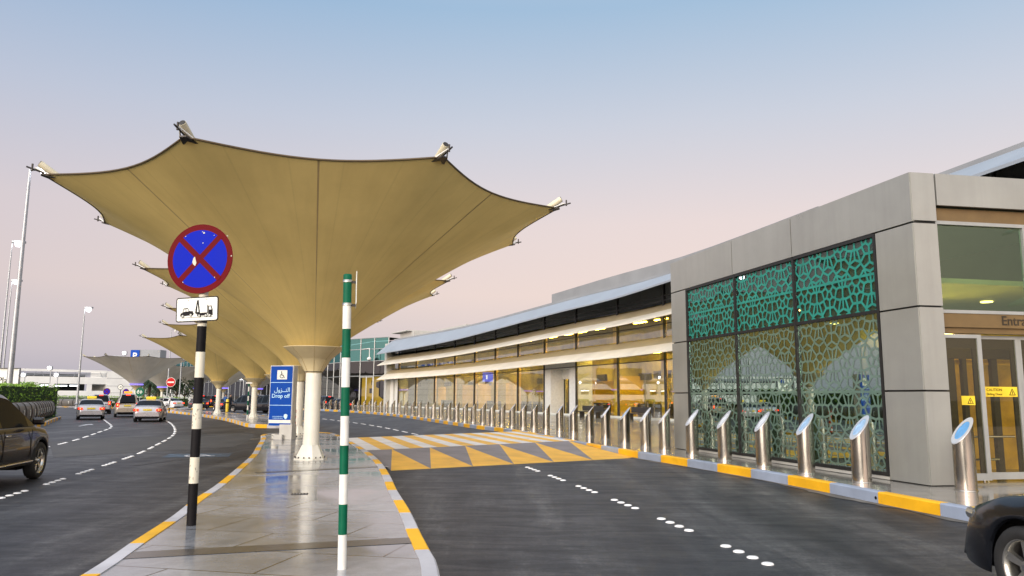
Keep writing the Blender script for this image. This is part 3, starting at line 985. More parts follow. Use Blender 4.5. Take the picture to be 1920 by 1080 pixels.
G1 = 'funnel canopies along the median kerb'
um = make_umbrella('large tan funnel canopy on a white column, standing in front of its row', G1)
um.location = (-5.03, 19.68, .19)
for (x, y), lab in zip([(-8.72, 31.85), (-13.55, 44.9), (-18.0, 54.4), (-25.0, 66.3)], [
        'tan funnel canopy whose column stands directly behind the frontmost white column',
        'tan funnel canopy whose column is hidden behind the blue drop off sign',
        'tan funnel canopy with its column on the island just beside the blue sign',
        'tan funnel canopy at the end of the row near the black and white pole']):
    o = copy_tree(um); o.location = (x, y, .19); tag(o, lab, 'canopy', G1)
G2 = 'distant grey funnel canopies with violet lights'
ring = MB(); ring.lathe([(.50, 2.62), (.84, 2.88), (.80, 2.93), (.55, 2.80)], 24, caps=False)
fu = None
for (u, dist, sc), lab in zip([(254, 102, 1.03), (303, 126, 1.0), (362, 140, 1.0), (418, 136, 1.0), (484, 146, 1.0), (540, 138, 1)], [
        'distant grey funnel canopy in front of the white parking garage',
        'small distant canopy with violet collar behind the no entry sign',
        'distant grey canopy with violet collar behind the black and white pole',
        'distant grey canopy behind the small funnel column and the black cars',
        'distant grey canopy behind the black vans beside the drop off sign',
        'distant grey canopy mostly hidden behind the front white column']):
    o = copy_tree(um)
    x, y = far(u, dist)
    o.location = (x, y, .19); o.scale = (sc,) * 3
    tag(o, lab, 'canopy', G2)
    for ch in o.children:
        if ch.name.startswith('membrane'):
            ch.material_slots[0].link = 'OBJECT'; ch.material_slots[0].material = M['membrane_far']
    if fu is None:
        fu = ring.build('violet_light', M['violet'], o)
    else:
        c = fu.copy(); COL.objects.link(c); c.parent = o
# ------------------------------------------------------------------ striped sign pole with no-stopping disc
px, py = at(358.5, 985, .19)
r = empty('no_stopping_sign', (px, py, .19), 'black and white striped pole with blue and red no stopping disc and tow-away plate', 'road sign')
r.rotation_euler = (0, R(-.5), 0)
TOPZ = zat(px, py, 556)
cuts = [985, 906, 857, 804, 757, 708, 660, 612]
zs = [zat(px, py, v) - .19 for v in cuts]; zs[0] = 0
m = MB()
for i in range(len(zs) - 1):
    m.lathe([(.056, zs[i]), (.056, zs[i + 1])], 20, mi=i % 2, caps=False)
m.lathe([(.056, zs[-1]), (.056, TOPZ - .19 + .9)], 20, mi=1)
m.build('pole', [M['black'], M['polewhite']], r)
yaw = R(-9)
X = Vector((math.cos(yaw), math.sin(yaw), .03)).normalized(); N_ = Vector((math.sin(yaw), -math.cos(yaw), 0)); Y = Vector((-.03 * math.cos(yaw), -.03 * math.sin(yaw), 1)).normalized()
zc = zat(px, py, 487) - .19
m = MB()
O = Vector((0, 0, zc)) + N_ * .075 + X * -.03
f = Face2D(m, O, X, Y)
f.disc((0, 0), .445, 0, .006, 48)
f.disc((0, 0), .37, 1, .007, 48)
for a in (45, -45):
    c, s_ = math.cos(R(a)) * .385, math.sin(R(a)) * .385
    f.line((-c, -s_), (c, s_), .072, 0, .008)
f.poly([(-.10, -.04), (-.085, .015), (-.065, .03), (-.055, -.01), (-.045, -.05), (-.06, -.09), (-.085, -.07)], 2, .009)
for x, y, rr in ((.05, .33, .012), (.03, .345, .006), (-.2, .30, .006), (.19, .29, .005), (.04, .2, .006), (-.22, -.29, .006), (.21, -.25, .006), (.43, .01, .008), (.37, .27, .007)):
    f.disc((x, y), rr, 2, .009, 7)
m.build('sign_disc', [M['sign_red'], M['sign_blue'], M['chip']], r)
m = MB()
f = Face2D(m, Vector((0, 0, zat(px, py, 581) - .19)) + N_ * .075 + X * -.03, X, Y)
W_, H_ = .285, .155


def rr(w, h, c):
    P = []
    for sx, sy, a0 in ((1, 1, 0), (-1, 1, 90), (-1, -1, 180), (1, -1, 270)):
        for k in range(5):
            a = R(a0 + 22.5 * k); P.append((sx * (w - c) + c * math.cos(a), sy * (h - c) + c * math.sin(a)))
    return P


f.poly(rr(W_, H_, .03), 0, .006)
f.poly(rr(W_ - .013, H_ - .013, .022), 1, .007)
th = .008
f.line((-.21, -.102), (.215, -.098), .005, 0, th)
f.poly([(-.225, -.082), (-.22, -.045), (-.195, -.035), (-.18, .018), (-.125, .022), (-.10, -.018), (-.055, -.022), (-.045, -.05), (-.05, -.072)], 0, th)
f.poly([(-.186, -.028), (-.172, .006), (-.152, .008), (-.152, -.024)], 1, th)
f.poly([(-.143, -.024), (-.143, .009), (-.125, .010), (-.108, -.02)], 1, th)
f.poly([(-.015, -.06), (.005, .115), (.018, .118), (.042, -.045), (.015, -.06)], 0, th)
f.poly([(.002, -.035), (.010, .07), (.024, -.035)], 1, th)
f.line((.004, .11), (-.022, -.05), .006, 0, th)
f.poly([(.005, -.085), (.005, -.05), (.135, -.045), (.135, -.08)], 0, th)
f.line((.145, -.06), (.145, .05), .008, 0, th)
f.poly([(.155, -.08), (.155, .035), (.195, .038), (.21, -.01), (.215, -.08)], 0, th)
f.poly([(.166, -.012), (.166, .026), (.188, .027), (.198, -.012)], 1, th)
for x, y in ((-.19, -.078), (-.08, -.068), (.035, -.084), (.125, -.084), (.175, -.084)):
    f.disc((x, y), .019, 0, .009, 14); f.disc((x, y), .0125, 1, .0095, 12); f.disc((x, y), .005, 0, .010, 8)
for x, y in ((-.12, .118), (.12, .125), (.13, .118)):
    f.disc((x, y), .005, 2, .009, 6)
m.build('tow_away_plate', [M['black'], M['sign_white'], M['chip']], r)
m = MB()
for v in (545, 582, 604, 470):
    z = zat(px, py, v) - .19
    m.lathe([(.060, z - .014), (.060, z + .014)], 20)
    m.box((N_.x * .065, N_.y * .065, z), (.05, .03, .028), yaw)
m.build('clamp', M['dark_metal'], r)
m = MB()
random.seed(5)
for k in range(16):                       # chips and cracks in the pole's paint
    a = random.uniform(R(215), R(330)); z = random.choice([random.uniform(zs[3] + .03, zs[4] - .03), random.uniform(zs[1] + .03, zs[2] - .03)])
    l = random.uniform(.01, .035); t = random.uniform(-.6, .6)
    m.tube([(.0565 * math.cos(a), .0565 * math.sin(a), z), (.0565 * math.cos(a + t * .3), .0565 * math.sin(a + t * .3), z + l)], .0022, 4)
m.build('paint_chips', M['black'], r)

# ------------------------------------------------------------------ green and white pole
gx, gy = at(641, 1067, .19)
r = empty('striped_pole', (gx, gy, .19), 'tall green and white banded pole with an edge-on sign plate at its top', 'striped pole')
r.rotation_euler = (R(.2), R(-.9), 0)
cuts = [1068, 1002, 945, 889, 835, 780, 726, 671, 617, 569, 517]
zs = [zat(gx, gy, v) - .19 for v in cuts]; zs[0] = 0
m = MB()
for i in range(len(zs) - 1):
    m.lathe([(.040, zs[i]), (.040, zs[i + 1])], 24, mi=i % 2, caps=False)
H2 = zs[-1]
m.lathe([(.0405, H2 - .03), (.041, H2), (.036, H2 + .012), (.001, H2 + .016)], 24, mi=1, caps=False)
m.build('pole', [M['white'], M['green']], r)
vd = Vector((gx, gy, 0)).normalized(); sd = Vector((vd.y, -vd.x, 0))
m = MB()
for z in (H2 - .055, zs[-2] - .01):
    m.lathe([(.0455, z - .012), (.0455, z + .012), (.040, z + .014), (.040, z - .014), (.0455, z - .012)], 24, mi=0, caps=False)
    m.box((sd.x * .055, sd.y * .055, z - .008), (.05, .022, .022), math.atan2(sd.y, sd.x), 1)
    m.build('clamp', [M['steel'], M['dark_metal']], r)
    m = MB()
m = MB()
c = sd * .083
ya = math.atan2(vd.y, vd.x) + R(.3)
m.rbox((c.x, c.y, H2 - .14), (.42, .006, .31), .002, ya)
m.build('sign_plate', M['sign_white'], r)

# second striped pole on the far island
sx, sy = at(463.5, 786.5, .19)
r = empty('striped_pole', (sx, sy, .19), 'slim green and white banded pole on the island before a black van', 'striped pole')
m = MB()
for i in range(8):
    m.lathe([(.05, i * .31), (.05, (i + 1) * .31)], 12, mi=i % 2, caps=(i == 7))
m.build('pole', [M['white'], M['green']], r)
m = MB(); m.rbox((.02, -.06, 2.42), (.55, .02, .10), .008, R(-25)); m.build('sign_plate', M['white'], r)

# ------------------------------------------------------------------ drop off totem
tx, ty = at(538, 824, .19)
r = empty('drop_off_sign', (tx, ty, .19), 'blue and white Drop off totem with wheelchair symbol beside the white canopy column', 'sign')
yaw = R(-13)
Xd = Vector((math.cos(yaw), math.sin(yaw), 0)); Nd = Vector((math.sin(yaw), -math.cos(yaw), 0)); Zd = Vector((0, 0, 1))
zb, zt_ = zat(tx, ty, 799) - .19, zat(tx, ty, 686) - .19
HT = zt_ - zb; WT = .90
cx = -.32
m = MB()
m.rbox((0, .05, zb / 2 + .03), (.50, .34, zb + .06), .01, yaw)
m.rbox((-.25, -.06, .09), (.34, .30, .18), .01, yaw)
m.build('plinth', M['greybox'], r)
m = MB()
cc = Xd * (cx + .02) - Nd * .15
m.rbox((cc.x, cc.y, zb + HT / 2), (WT + .02, .28, HT), .015, yaw)
m.build('casing', M['greybox'], r)
m = MB()
O = Xd * cx + Nd * .001 + Vector((0, 0, zb))
f = Face2D(m, O, Xd, Zd)
f.poly([(-WT / 2 - .012, -.01), (WT / 2 + .012, -.01), (WT / 2 + .012, HT + .012), (-WT / 2 - .012, HT + .012)], 3, .012)
f.poly([(-WT / 2 + .012, .012), (WT / 2 - .012, .012), (WT / 2 - .012, HT - .012), (-WT / 2 + .012, HT - .012)], 0, .018)
f.poly([(-WT / 2 + .012, .105), (WT / 2 - .012, .105), (WT / 2 - .012, .22), (-WT / 2 + .012, .22)], 1, .020)
for y in (.735, 1.545):
    f.poly([(-WT / 2 + .012, HT * y / 2.14 - .009), (WT / 2 - .012, HT * y / 2.14 - .009), (WT / 2 - .012, HT * y / 2.14 + .009), (-WT / 2 + .012, HT * y / 2.14 + .009)], 2, .020)
S = HT / 2.14
f.poly([(-.18, 1.655 * S), (.22, 1.655 * S), (.22, 1.985 * S), (-.18, 1.985 * S)], 1, .020)
f.wheelchair(.015, 1.815 * S, .27, 4, .022)
font_mesh(m, 'Drop off', .205, f.p(0, 1.0 * S, .025), Xd, Zd, 2, bold=.0025)
font_mesh(m, '\uFEDD\uFEED\uFEB0\u0640\u0640\uFEE8\uFEDF\uFE8D', .22, f.p(.05, 1.21 * S, .025), Xd, Zd, 2, bold=.002)
# shield emblem and its two fine lines of lettering
f.poly([(.17, .42), (.15, .34), (.20, .27), (.245, .245), (.30, .31), (.315, .40), (.27, .435), (.22, .44)], 2, .022)
f.poly([(.20, .405), (.19, .345), (.235, .29), (.27, .335), (.28, .395), (.24, .415)], 1, .0225)
for y, w0 in ((.345, -.30), (.285, -.29)):
    x = w0
    while x < .11:
        l = random.uniform(.015, .04); f.line((x, y), (x + l, y), random.uniform(.012, .024), 2, .021); x += l + .008
m.build('sign_face', [M['totem_blue'], M['sign_white'], M['pale_line'], M['galv'], M['black']], r)

# red and white striped marker behind the second column
qx, qy = at(553.5, 819, .19)
qx, qy = far(553.5, 30.5)
r = empty('striped_marker', (qx, qy, .19), 'short red and white striped marker post behind the drop off sign', 'marker post')
m = MB()
for i in range(9):
    m.lathe([(.075, i * .115), (.075, (i + 1) * .115)], 12, mi=i % 2, caps=(i == 8))
m.lathe([(.16, 0), (.15, .03), (.08, .05)], 12, mi=2, caps=False)
m.build('post', [M['sign_red2'], M['white'], M['black']], r)


def road_sign(u, dist, zc, rad, kind, lab, pole='galv', z0=.19):
    x, y = far(u, dist)
    r = empty('road_sign', (x, y, z0), lab, 'road sign')
    m = MB()
    if pole == 'striped':
        n_ = 8
        for i in range(n_):
            m.lathe([(.055, (zc - z0) * i / n_), (.055, (zc - z0) * (i + 1) / n_)], 10, mi=i % 2, caps=False)
        m.build('pole', [M['black'], M['white']], r)
    else:
        m.lathe([(.045, 0), (.045, zc - z0)], 10); m.build('pole', M[pole], r)
    m = MB()
    f = Face2D(m, (0, -.07, zc - z0), (1, 0, 0), (0, 0, 1))
    f.disc((0, 0), rad, 0, .01, 32)
    if kind == 'noentry':
        f.disc((0, 0), rad * .93, 1, .012, 32)
        f.poly([(-rad * .68, -rad * .15), (rad * .68, -rad * .15), (rad * .68, rad * .15), (-rad * .68, rad * .15)], 0, .014)
        mats = [M['sign_white'], M['sign_red2']]
    elif kind == 'nostop':
        f.disc((0, 0), rad * .8, 1, .012, 32)
        for a in (45, -45):
            c, s_ = math.cos(R(a)) * rad * .82, math.sin(R(a)) * rad * .82
            f.line((-c, -s_), (c, s_), rad * .18, 0, .014)
        mats = [M['sign_red'], M['sign_blue']]
    elif kind == 'ring':
        f.disc((0, 0), rad * .82, 1, .012, 32)
        f.line((-rad * .2, -rad * .45), (-rad * .2, rad * .45), rad * .12, 0, .014)
        f.arc((rad * .2, 0), rad * .32, 0, 2 * math.pi, rad * .12, 0, .014)
        mats = [M['black'], M['sign_white']]
    else:
        f.arc((-rad * .35, 0), rad * .26, R(20), R(340), rad * .14, 1, .012)
        f.line((-rad * .35, 0), (-rad * .35, rad * .5), rad * .14, 1, .012)
        f.line((rad * .25, -rad * .4), (rad * .25, rad * .4), rad * .14, 1, .012)
        f.line((rad * .1, 0), (rad * .6, 0), rad * .14, 1, .012)
        mats = [M['green'], M['sign_white']]
    m.build('sign_disc', mats, r)
    return r


road_sign(319, 77, 3.05, .47, 'noentry', 'round red no entry sign on a black and white pole past the taxis', 'striped')
road_sign(200, 92, 2.15, .42, 'nostop', 'round blue and red no stopping sign between the two silver taxis', z0=.1)
road_sign(236, 98, 2.15, .40, 'nostop', 'small blue and red no stopping sign half behind the minivan', z0=.1)
road_sign(225, 98, 2.75, .34, 'ring', 'white round sign with dark ring above the minivan taxi', 'black', z0=.1)
road_sign(262, 96, 2.15, .56, 'green', 'round green sign with white symbols under the distant canopy', z0=.1)

# ------------------------------------------------------------------ entrance pavilion
SD = Vector((-.234, .972, 0)).normalized()          # away from the corner along the patterned glass
FD = Vector((.985, .17, 0)).normalized()            # along the door front
CR = Vector((7.65, 14.37, 0))
NS_ = Vector((-SD.y, SD.x, 0))                      # outward of the side wall (towards the road)
NF_ = Vector((FD.y, -FD.x, 0))                      # outward of the front
pav = empty('entrance_pavilion', (CR.x, CR.y, .19), 'grey clad entrance pavilion with teal patterned glass and sliding doors', 'pavilion')
PS = lambda t, z, o=0: CR + SD * t + NS_ * o + Vector((0, 0, z))
PF = lambda t, z, o=0: CR + FD * t + NF_ * o + Vector((0, 0, z))
LEN = 10.66
ZB, ZJ1, ZJ2, ZJ3, ZTOP = .19, 1.92, 3.50, 5.12, 6.12


def panel(name, P, t0, t1, z0, z1, m_, th=.06, gap=.018, parent=None):
    """one flat cladding panel with an open joint round it"""
    mb = MB()
    q = [P(t0 + gap, z0 + gap, 0), P(t1 - gap, z0 + gap, 0), P(t1 - gap, z1 - gap, 0), P(t0 + gap, z1 - gap, 0)]
    n = P(0, 0, 1) - P(0, 0, 0)
    mb.slab([v - n * th for v in q], n, th, 0)
    return mb.build(name, m_, parent or pav, world=True)


def qbox(mb, P, t0, t1, z0, z1, o0, o1, mi=0):
    n = P(0, 0, 1) - P(0, 0, 0)
    mb.slab([P(t0, z0, o0), P(t1, z0, o0), P(t1, z1, o0), P(t0, z1, o0)], n, o1 - o0, mi)


T1, T2, T3_, T4 = 1.06, 3.93, 6.68, 9.60
for a, b in ((0, 3.95), (3.95, 6.75), (6.75, LEN)):
    panel('fascia_panel', PS, a, b, ZJ3, ZTOP, M['clad'])
for z0, z1 in ((ZB, ZJ1), (ZJ1, ZJ2), (ZJ2, ZJ3)):
    panel('cladding_panel', PS, 0, T1, z0, z1, M['clad'])
    panel('cladding_panel', PS, T4, LEN, z0, z1, M['clad'])
    panel('cladding_panel', PF, 0, .54, z0, z1, M['clad'])
panel('fascia_panel', PF, 0, .54, ZJ3 + .02, ZTOP, M['clad'])
panel('fascia_panel', PF, .54, 4.2, 5.46, ZTOP, M['clad'])
panel('fascia_panel', PF, 4.2, 8.4, 5.46, ZTOP, M['clad'])
# black backing behind the joints, soffit, roof, far walls
mb = MB()
qbox(mb, PS, 0.03, T1 - .012, ZB, ZTOP - .03, -.16, -.062)
qbox(mb, PS, T4 + .012, LEN - .02, ZB, ZTOP - .03, -.16, -.062)
qbox(mb, PS, T1 - .01, T4 + .01, ZJ3 + .03, ZTOP - .03, -.16, -.064)
qbox(mb, PF, .17, .535, ZB, ZTOP - .03, -.16, -.062)
qbox(mb, PF, .54, 8.4, 5.48, ZTOP - .03, -.16, -.064)
mb.build('backing', M['joint'], pav, world=True)
mb = MB()
A = [PS(0.1, 0, -.1), PS(LEN - .05, 0, -.1), PS(LEN - .05, 0, -9.5), PF(8.6, 0, -.1)]
mb.prism([(p.x, p.y) for p in A], ZTOP - .22, ZTOP - .05, bottom=True)
mb.build('roof', M['plant'], pav, world=True)
mb = MB()
qbox(mb, PS, .2, LEN - .2, ZB, 5.9, -7.2, -7.05)
mb.add([PS(LEN - .1, ZB, -.2), PS(LEN - .1, ZB, -7.2), PS(LEN - .1, 5.9, -7.2), PS(LEN - .1, 5.9, -.2)], [(0, 1, 2, 3)])
mb.build('interior_wall', M['pav_wall'], pav, world=True)
mb = MB()
qbox(mb, PS, 1.2, LEN - .3, .4, 1.5, -4.7, -4.6)
qbox(mb, PS, 4.2, 6.2, ZB + .02, 1.9, -3.65, -3.55)
mb.build('interior_partition', M['pav_yellow'], pav, world=True)
mb = MB(); A = [PS(0.1, 0, -.1), PS(LEN - .05, 0, -.1), PS(LEN - .05, 0, -9.5), PF(8.6, 0, -.1)]
mb.prism([(p.x, p.y) for p in A], .05, .215)
mb.build('interior_floor', M['in_floor'], pav, world=True)
mb = MB(); A = [PS(.5, 0, -.3), PS(LEN - .3, 0, -.3), PS(LEN - .3, 0, -7.0), PF(7, 0, -.8)]
mb.prism([(p.x, p.y) for p in A], 4.05, 4.15, bottom=True)
mb.build('ceiling', M['in_wall'], pav, world=True)
mb = MB()
for t in (2.6, 5.3, 8.2):
    for o in (-1.2, -4.2):
        c = PS(t, 4.04, o); mb.disc(c, (0, 0, -1), .13, .02, 14)
mb3 = MB()
for t in (1.2, 2.6):
    c = PF(t, 3.22, -2.2); mb3.box(c, (.5, .12, .03))
    c = PF(t, 3.22, -.9); mb3.box(c, (.4, .10, .03))
mb3.build('lobby_lamp', M['lobby'], pav, world=True)
dl = mb.build('ceiling_lamp', M['warm'], pav, world=True)
# side glazing
mb = MB()
for t in (T1 + .03, T2, T3_, T4 - .03):
    qbox(mb, PS, t - .035, t + .035, .27, 5.11, -.09, .012)
for z in (.30, ZJ2 + .02, 5.09):
    for a, b in ((T1 + .066, T2 - .036), (T2 + .036, T3_ - .036), (T3_ + .036, T4 - .066)):
        qbox(mb, PS, a, b, z - .035, z + .035, -.085, .008)
mb.build('glazing_frame', M['joint'], pav, world=True)
panel('sill', PS, T1, T4, ZB + .005, .262, M['greybox'], .10, .004)


def voronoi_lattice(w, h, ox, oy, sc, half):
    """cells of a rosette pattern; returns polygon rings (outer, inner) in pane coordinates"""
    pts = []
    A_, B_ = 1.55 * sc, 1.30 * sc
    for i in range(-2, 15):
        for j in range(-2, 9):
            cx_, cy_ = i * A_ + (j % 2) * A_ / 2, j * B_
            pts.append((cx_, cy_))
            for k in range(5):
                a = R(90 + 72 * k); pts.append((cx_ + .25 * sc * math.cos(a), cy_ + .25 * sc * math.sin(a)))
            for k in range(10):
                a = R(36 * k); pts.append((cx_ + .53 * sc * math.cos(a), cy_ + .53 * sc * math.sin(a)))
            for k in range(6):
                a = R(60 * k + 30); pts.append((cx_ + .80 * sc * math.cos(a), cy_ + .76 * sc * math.sin(a)))
    uq = []
    for p in pts:
        if all((p[0] - q[0]) ** 2 + (p[1] - q[1]) ** 2 > (.13 * sc) ** 2 for q in uq):
            uq.append(p)
    P = np.array(uq) * np.array([.86, 1.12]) - np.array([ox, oy])
    out = []

    def clip(poly, n, d):
        r_ = []
        for i in range(len(poly)):
            a, b = poly[i], poly[(i + 1) % len(poly)]
            da, db = a @ n - d, b @ n - d
            if da <= 0:
                r_.append(a)
            if da * db < 0:
                r_.append(a + (b - a) * (da / (da - db)))
        return r_
    for i, p in enumerate(P):
        if not (-.5 < p[0] < w + .5 and -.5 < p[1] < h + .5):
            continue
        dist = np.linalg.norm(P - p, axis=1)
        poly = [np.array(q) for q in ((0., 0.), (w, 0.), (w, h), (0., h))]
        inner = [q.copy() for q in poly]
        for j in np.argsort(dist)[1:22]:
            n = (P[j] - p) / dist[j]
            d = n @ (p + P[j]) / 2
            poly = clip(poly, n, d)
            inner = clip(inner, n, d - half)
            if len(poly) < 3:
                break
        if len(poly) < 3:
            continue
        out.append((poly, inner if len(inner) >= 3 else None))
    return out


def pane(t0, t1, z0, z1, upper, k):
    a, b = t0 + .04, t1 - .04
    mb = MB(); qbox(mb, PS, a, b, z0, z1, -.052, -.046)
    g = mb.build('window_pane', M['g_top'] if upper else M['g_pav'], pav, world=True)
    mb = MB()
    w, h = b - a, z1 - z0
    for outer, inner in voronoi_lattice(w, h, 1 + t0, 1.5 + (0 if upper else 1.3), .68, .027 if upper else .025):
        o3 = [PS(a + q[0], z0 + q[1], -.043) for q in outer]
        if inner is None:
            mb.add(o3, [list(range(len(o3)))]); continue
        i3 = [PS(a + q[0], z0 + q[1], -.043) for q in inner]
        # bridge the ring between the cell outline and its opening
        no, ni = len(o3), len(i3)
        c = sum((np.array(q) for q in inner), np.zeros(2)) / ni
        ao = [math.atan2(q[1] - c[1], q[0] - c[0]) for q in outer]; ai = [math.atan2(q[1] - c[1], q[0] - c[0]) for q in inner]
        io = ao.index(min(ao)); ii = ai.index(min(ai))
        vs = o3 + i3
        x, y = 0, 0
        fs = []
        while x < no or y < ni:
            ax_ = ao[(io + x + 1) % no] + (2 * math.pi if io + x + 1 >= io + no else 0) if x < no else 99
            ay_ = ai[(ii + y + 1) % ni] + (2 * math.pi if ii + y + 1 >= ii + ni else 0) if y < ni else 99
            o_, i_ = (io + x) % no, no + (ii + y) % ni
            if ax_ <= ay_:
                fs.append((o_, (io + x + 1) % no, i_)); x += 1
            else:
                fs.append((o_, no + (ii + y + 1) % ni, i_)); y += 1
        mb.add(vs, fs)
    mb.box(PS((a + b) / 2, (z0 + z1) / 2, -.042), (b - a, .003, .055), math.atan2(SD.y, SD.x))
    mb.build('lattice', M['lattice'] if upper else M['lattice2'], g, world=True)
    if upper:
        mb = MB(); qbox(mb, PS, a, b, z0, z1, -.13, -.12)
        mb.build('back_panel', M['teal_back'], g, world=True)


for k, (a, b) in enumerate(((T1 + .03, T2), (T2, T3_), (T3_, T4 - .03))):
    pane(a, b, ZJ2 + .055, 5.06, True, k)
    pane(a, b, .335, ZJ2 - .015, False, k)

# door front, set slightly back
RO = -.12
mb = MB()
qbox(mb, PF, .55, 8.4, 5.20, 5.455, -.62, RO - .02, 1)               # bronze soffit band
qbox(mb, PF, .55, 8.4, 3.13, 3.395, RO - .10, RO, 1)               # fascia that carries the lettering
qbox(mb, PF, .55, 8.4, 3.02, 3.13, RO - .22, RO - .06, 1)
font_mesh(mb, 'Entrance', .255, PF(1.86, 3.19, RO + .004), FD, (0, 0, 1), 2, align='LEFT', bold=.003)
mb.build('entrance_fascia', [M['frame'], mat('bronze_fascia', (.17, .11, .045), .4, metal=.2, var=.06), mat('bronze_lettering', (.045, .035, .025), .6, spec=.2)], pav, world=True)
mb = MB()
qbox(mb, PF, .55, 8.4, 3.397, 3.46, RO - .08, RO + .015)
qbox(mb, PF, .55, 8.4, 5.13, 5.198, RO - .08, RO + .012)
for t in (2.50, 4.9, 7.3):
    qbox(mb, PF, t, t + .08, 3.462, 5.128, RO - .08, RO + .01)
mb.build('transom_frame', M['frame'], pav, world=True)
for a, b in ((.55, 2.49), (2.59, 4.89), (4.99, 7.29)):
    mb = MB(); qbox(mb, PF, a, b, 3.465, 5.125, RO - .05, RO - .042)
    mb.build('window_pane', M['g_front'], pav, world=True)


def slide_door(t0, t1, o, name='sliding_door'):
    mb = MB()
    z0, z1 = .26, 3.0
    qbox(mb, PF, t0, t1, z1 - .07, z1, o - .05, o)
    qbox(mb, PF, t0, t1, z0, z0 + .13, o - .05, o)
    qbox(mb, PF, t0, t0 + .06, z0 + .13, z1 - .07, o - .05, o)
    qbox(mb, PF, t1 - .09, t1, z0 + .13, z1 - .07, o - .05, o)
    d = mb.build(name, M['frame'], pav, world=True)
    mb = MB()
    for a_, b_, c_, e_ in ((t0 + .062, t1 - .092, z1 - .26, z1 - .072), (t0 + .062, t0 + .14, z0 + .132, z1 - .262), (t1 - .18, t1 - .092, z0 + .132, z1 - .262)):
        qbox(mb, PF, a_, b_, c_, e_, o - .07, o - .035)
    mb.build('leaf_frame', M['darkframe'], d, world=True)
    mb = MB(); qbox(mb, PF, t0 + .06, t1 - .09, z0 + .13, z1 - .07, o - .03, o - .024)
    mb.build('door_glass', M['g_door'], d, world=True)
    return d


d1 = slide_door(.57, 1.44, RO - .06)
d2 = slide_door(1.40, 2.42, RO - .22)
d3 = slide_door(2.40, 3.40, RO - .22)
def caution(par, t0, t1, z, o, h):
    mb = MB()
    f = Face2D(mb, PF(t0, z, o), FD, (0, 0, 1))
    w = t1 - t0
    f.poly([(0, 0), (w, 0), (w, h), (0, h)], 0, .002)
    s_ = h
    f.poly([(w - s_ * 1.0, s_ * .14), (w - s_ * .2, s_ * .14), (w - s_ * .6, s_ * .86)], 1, .003)
    f.poly([(w - s_ * .86, s_ * .22), (w - s_ * .34, s_ * .22), (w - s_ * .6, s_ * .70)], 0, .0035)
    f.line((w - s_ * .6, s_ * .26), (w - s_ * .6, s_ * .56), s_ * .08, 1, .004)
    if w > .5:
        font_mesh(mb, 'CAUTION', h * .40, f.p((w - s_) * .5, h * .56, .003), FD, (0, 0, 1), 1)
        font_mesh(mb, 'Sliding Door', h * .36, f.p((w - s_) * .5, h * .14, .003), FD, (0, 0, 1), 1)
    mb.build('caution_label', [M['yellow'], M['black']], par, world=True)
caution(d2, 1.47, 2.30, 1.82, RO - .235, .19)
caution(d1, .93, 1.22, 1.66, RO - .078, .17)
caution(d3, 2.48, 3.28, 1.82, RO - .235, .19)
mb = MB()
qbox(mb, PF, .60, 8.2, ZB, 3.3, -2.75, -2.70, 0)
qbox(mb, PF, .75, 1.15, .4, 2.9, -2.69, -2.66, 1)
qbox(mb, PF, 1.75, 2.05, .3, 2.9, -2.69, -2.66, 1)
qbox(mb, PF, 1.2, 2.2, 2.5, 2.6, -2.68, -2.65, 1)
for t_, w_ in ((.86, .14), (1.28, .10), (1.86, .16), (2.2, .10), (2.9, .14)):
    qbox(mb, PF, t_, t_ + w_, .2, 2.75, -1.72, -1.62, 1)
qbox(mb, PF, .62, 4.0, 2.62, 2.95, -1.74, -1.60, 1)
qbox(mb, PF, .62, 4.0, 2.50, 2.60, -1.76, -1.70, 0)
qbox(mb, PF, 1.42, 1.8, .22, 1.1, -1.9, -1.8, 1)
mb.build('lobby_wall', [mat('lobby_yellow', (.50, .31, .02), .5, var=.15), M['dark_in']], pav, world=True)
mb = MB()
mb.tube([PF(.75, .62, -.5), PF(1.9, .62, -.5)], .022, 8); mb.tube([PF(1.55, .2, -.5), PF(1.55, .62, -.5)], .022, 8)
mb.tube([PF(1.4, 1.0, -1.5), PF(3.2, 1.0, -1.5)], .025, 8); mb.tube([PF(2.5, .2, -1.5), PF(2.5, 1.0, -1.5)], .022, 8)
mb.build('guard_rail', M['chrome'], pav, world=True)

# ------------------------------------------------------------------ terminal
FP = Path(catmull([(21.5, 8), (18.0, 26.1), (11.32, 54.29), (5.68, 68.8), (-3.6, 93.0), (-9.6, 106.0), (-19.4, 124.0)], 1.0))
term = empty('terminal_building', (11.3, 54.3, .19), 'long curved terminal with pale sloping sunshades above lit glass', 'terminal')
LF = FP.len
FAR_ = lambda t: max(0, (t - 45) / (LF - 45))
RZ = lambda t: 9.35 - .85 * FAR_(t)
mb = MB()
sweep(mb, FP, 0, LF, lambda t: [(-.4, 10.72), (-.4, 10.45), (.0, 10.3), (2.4, RZ(t) - .12), (2.4, RZ(t)), (0, 10.60)], 2.4, 0, True)
mb.build('roof_awning', M['roofmetal'], term, world=True)
mb = MB()
sweep(mb, FP, 0, LF, [(-.55, 10.74), (-.55, 10.95), (-.42, 10.95), (-.42, 10.74)], 3, 0)
mb.build('roof_edge', M['plant'], term, world=True)


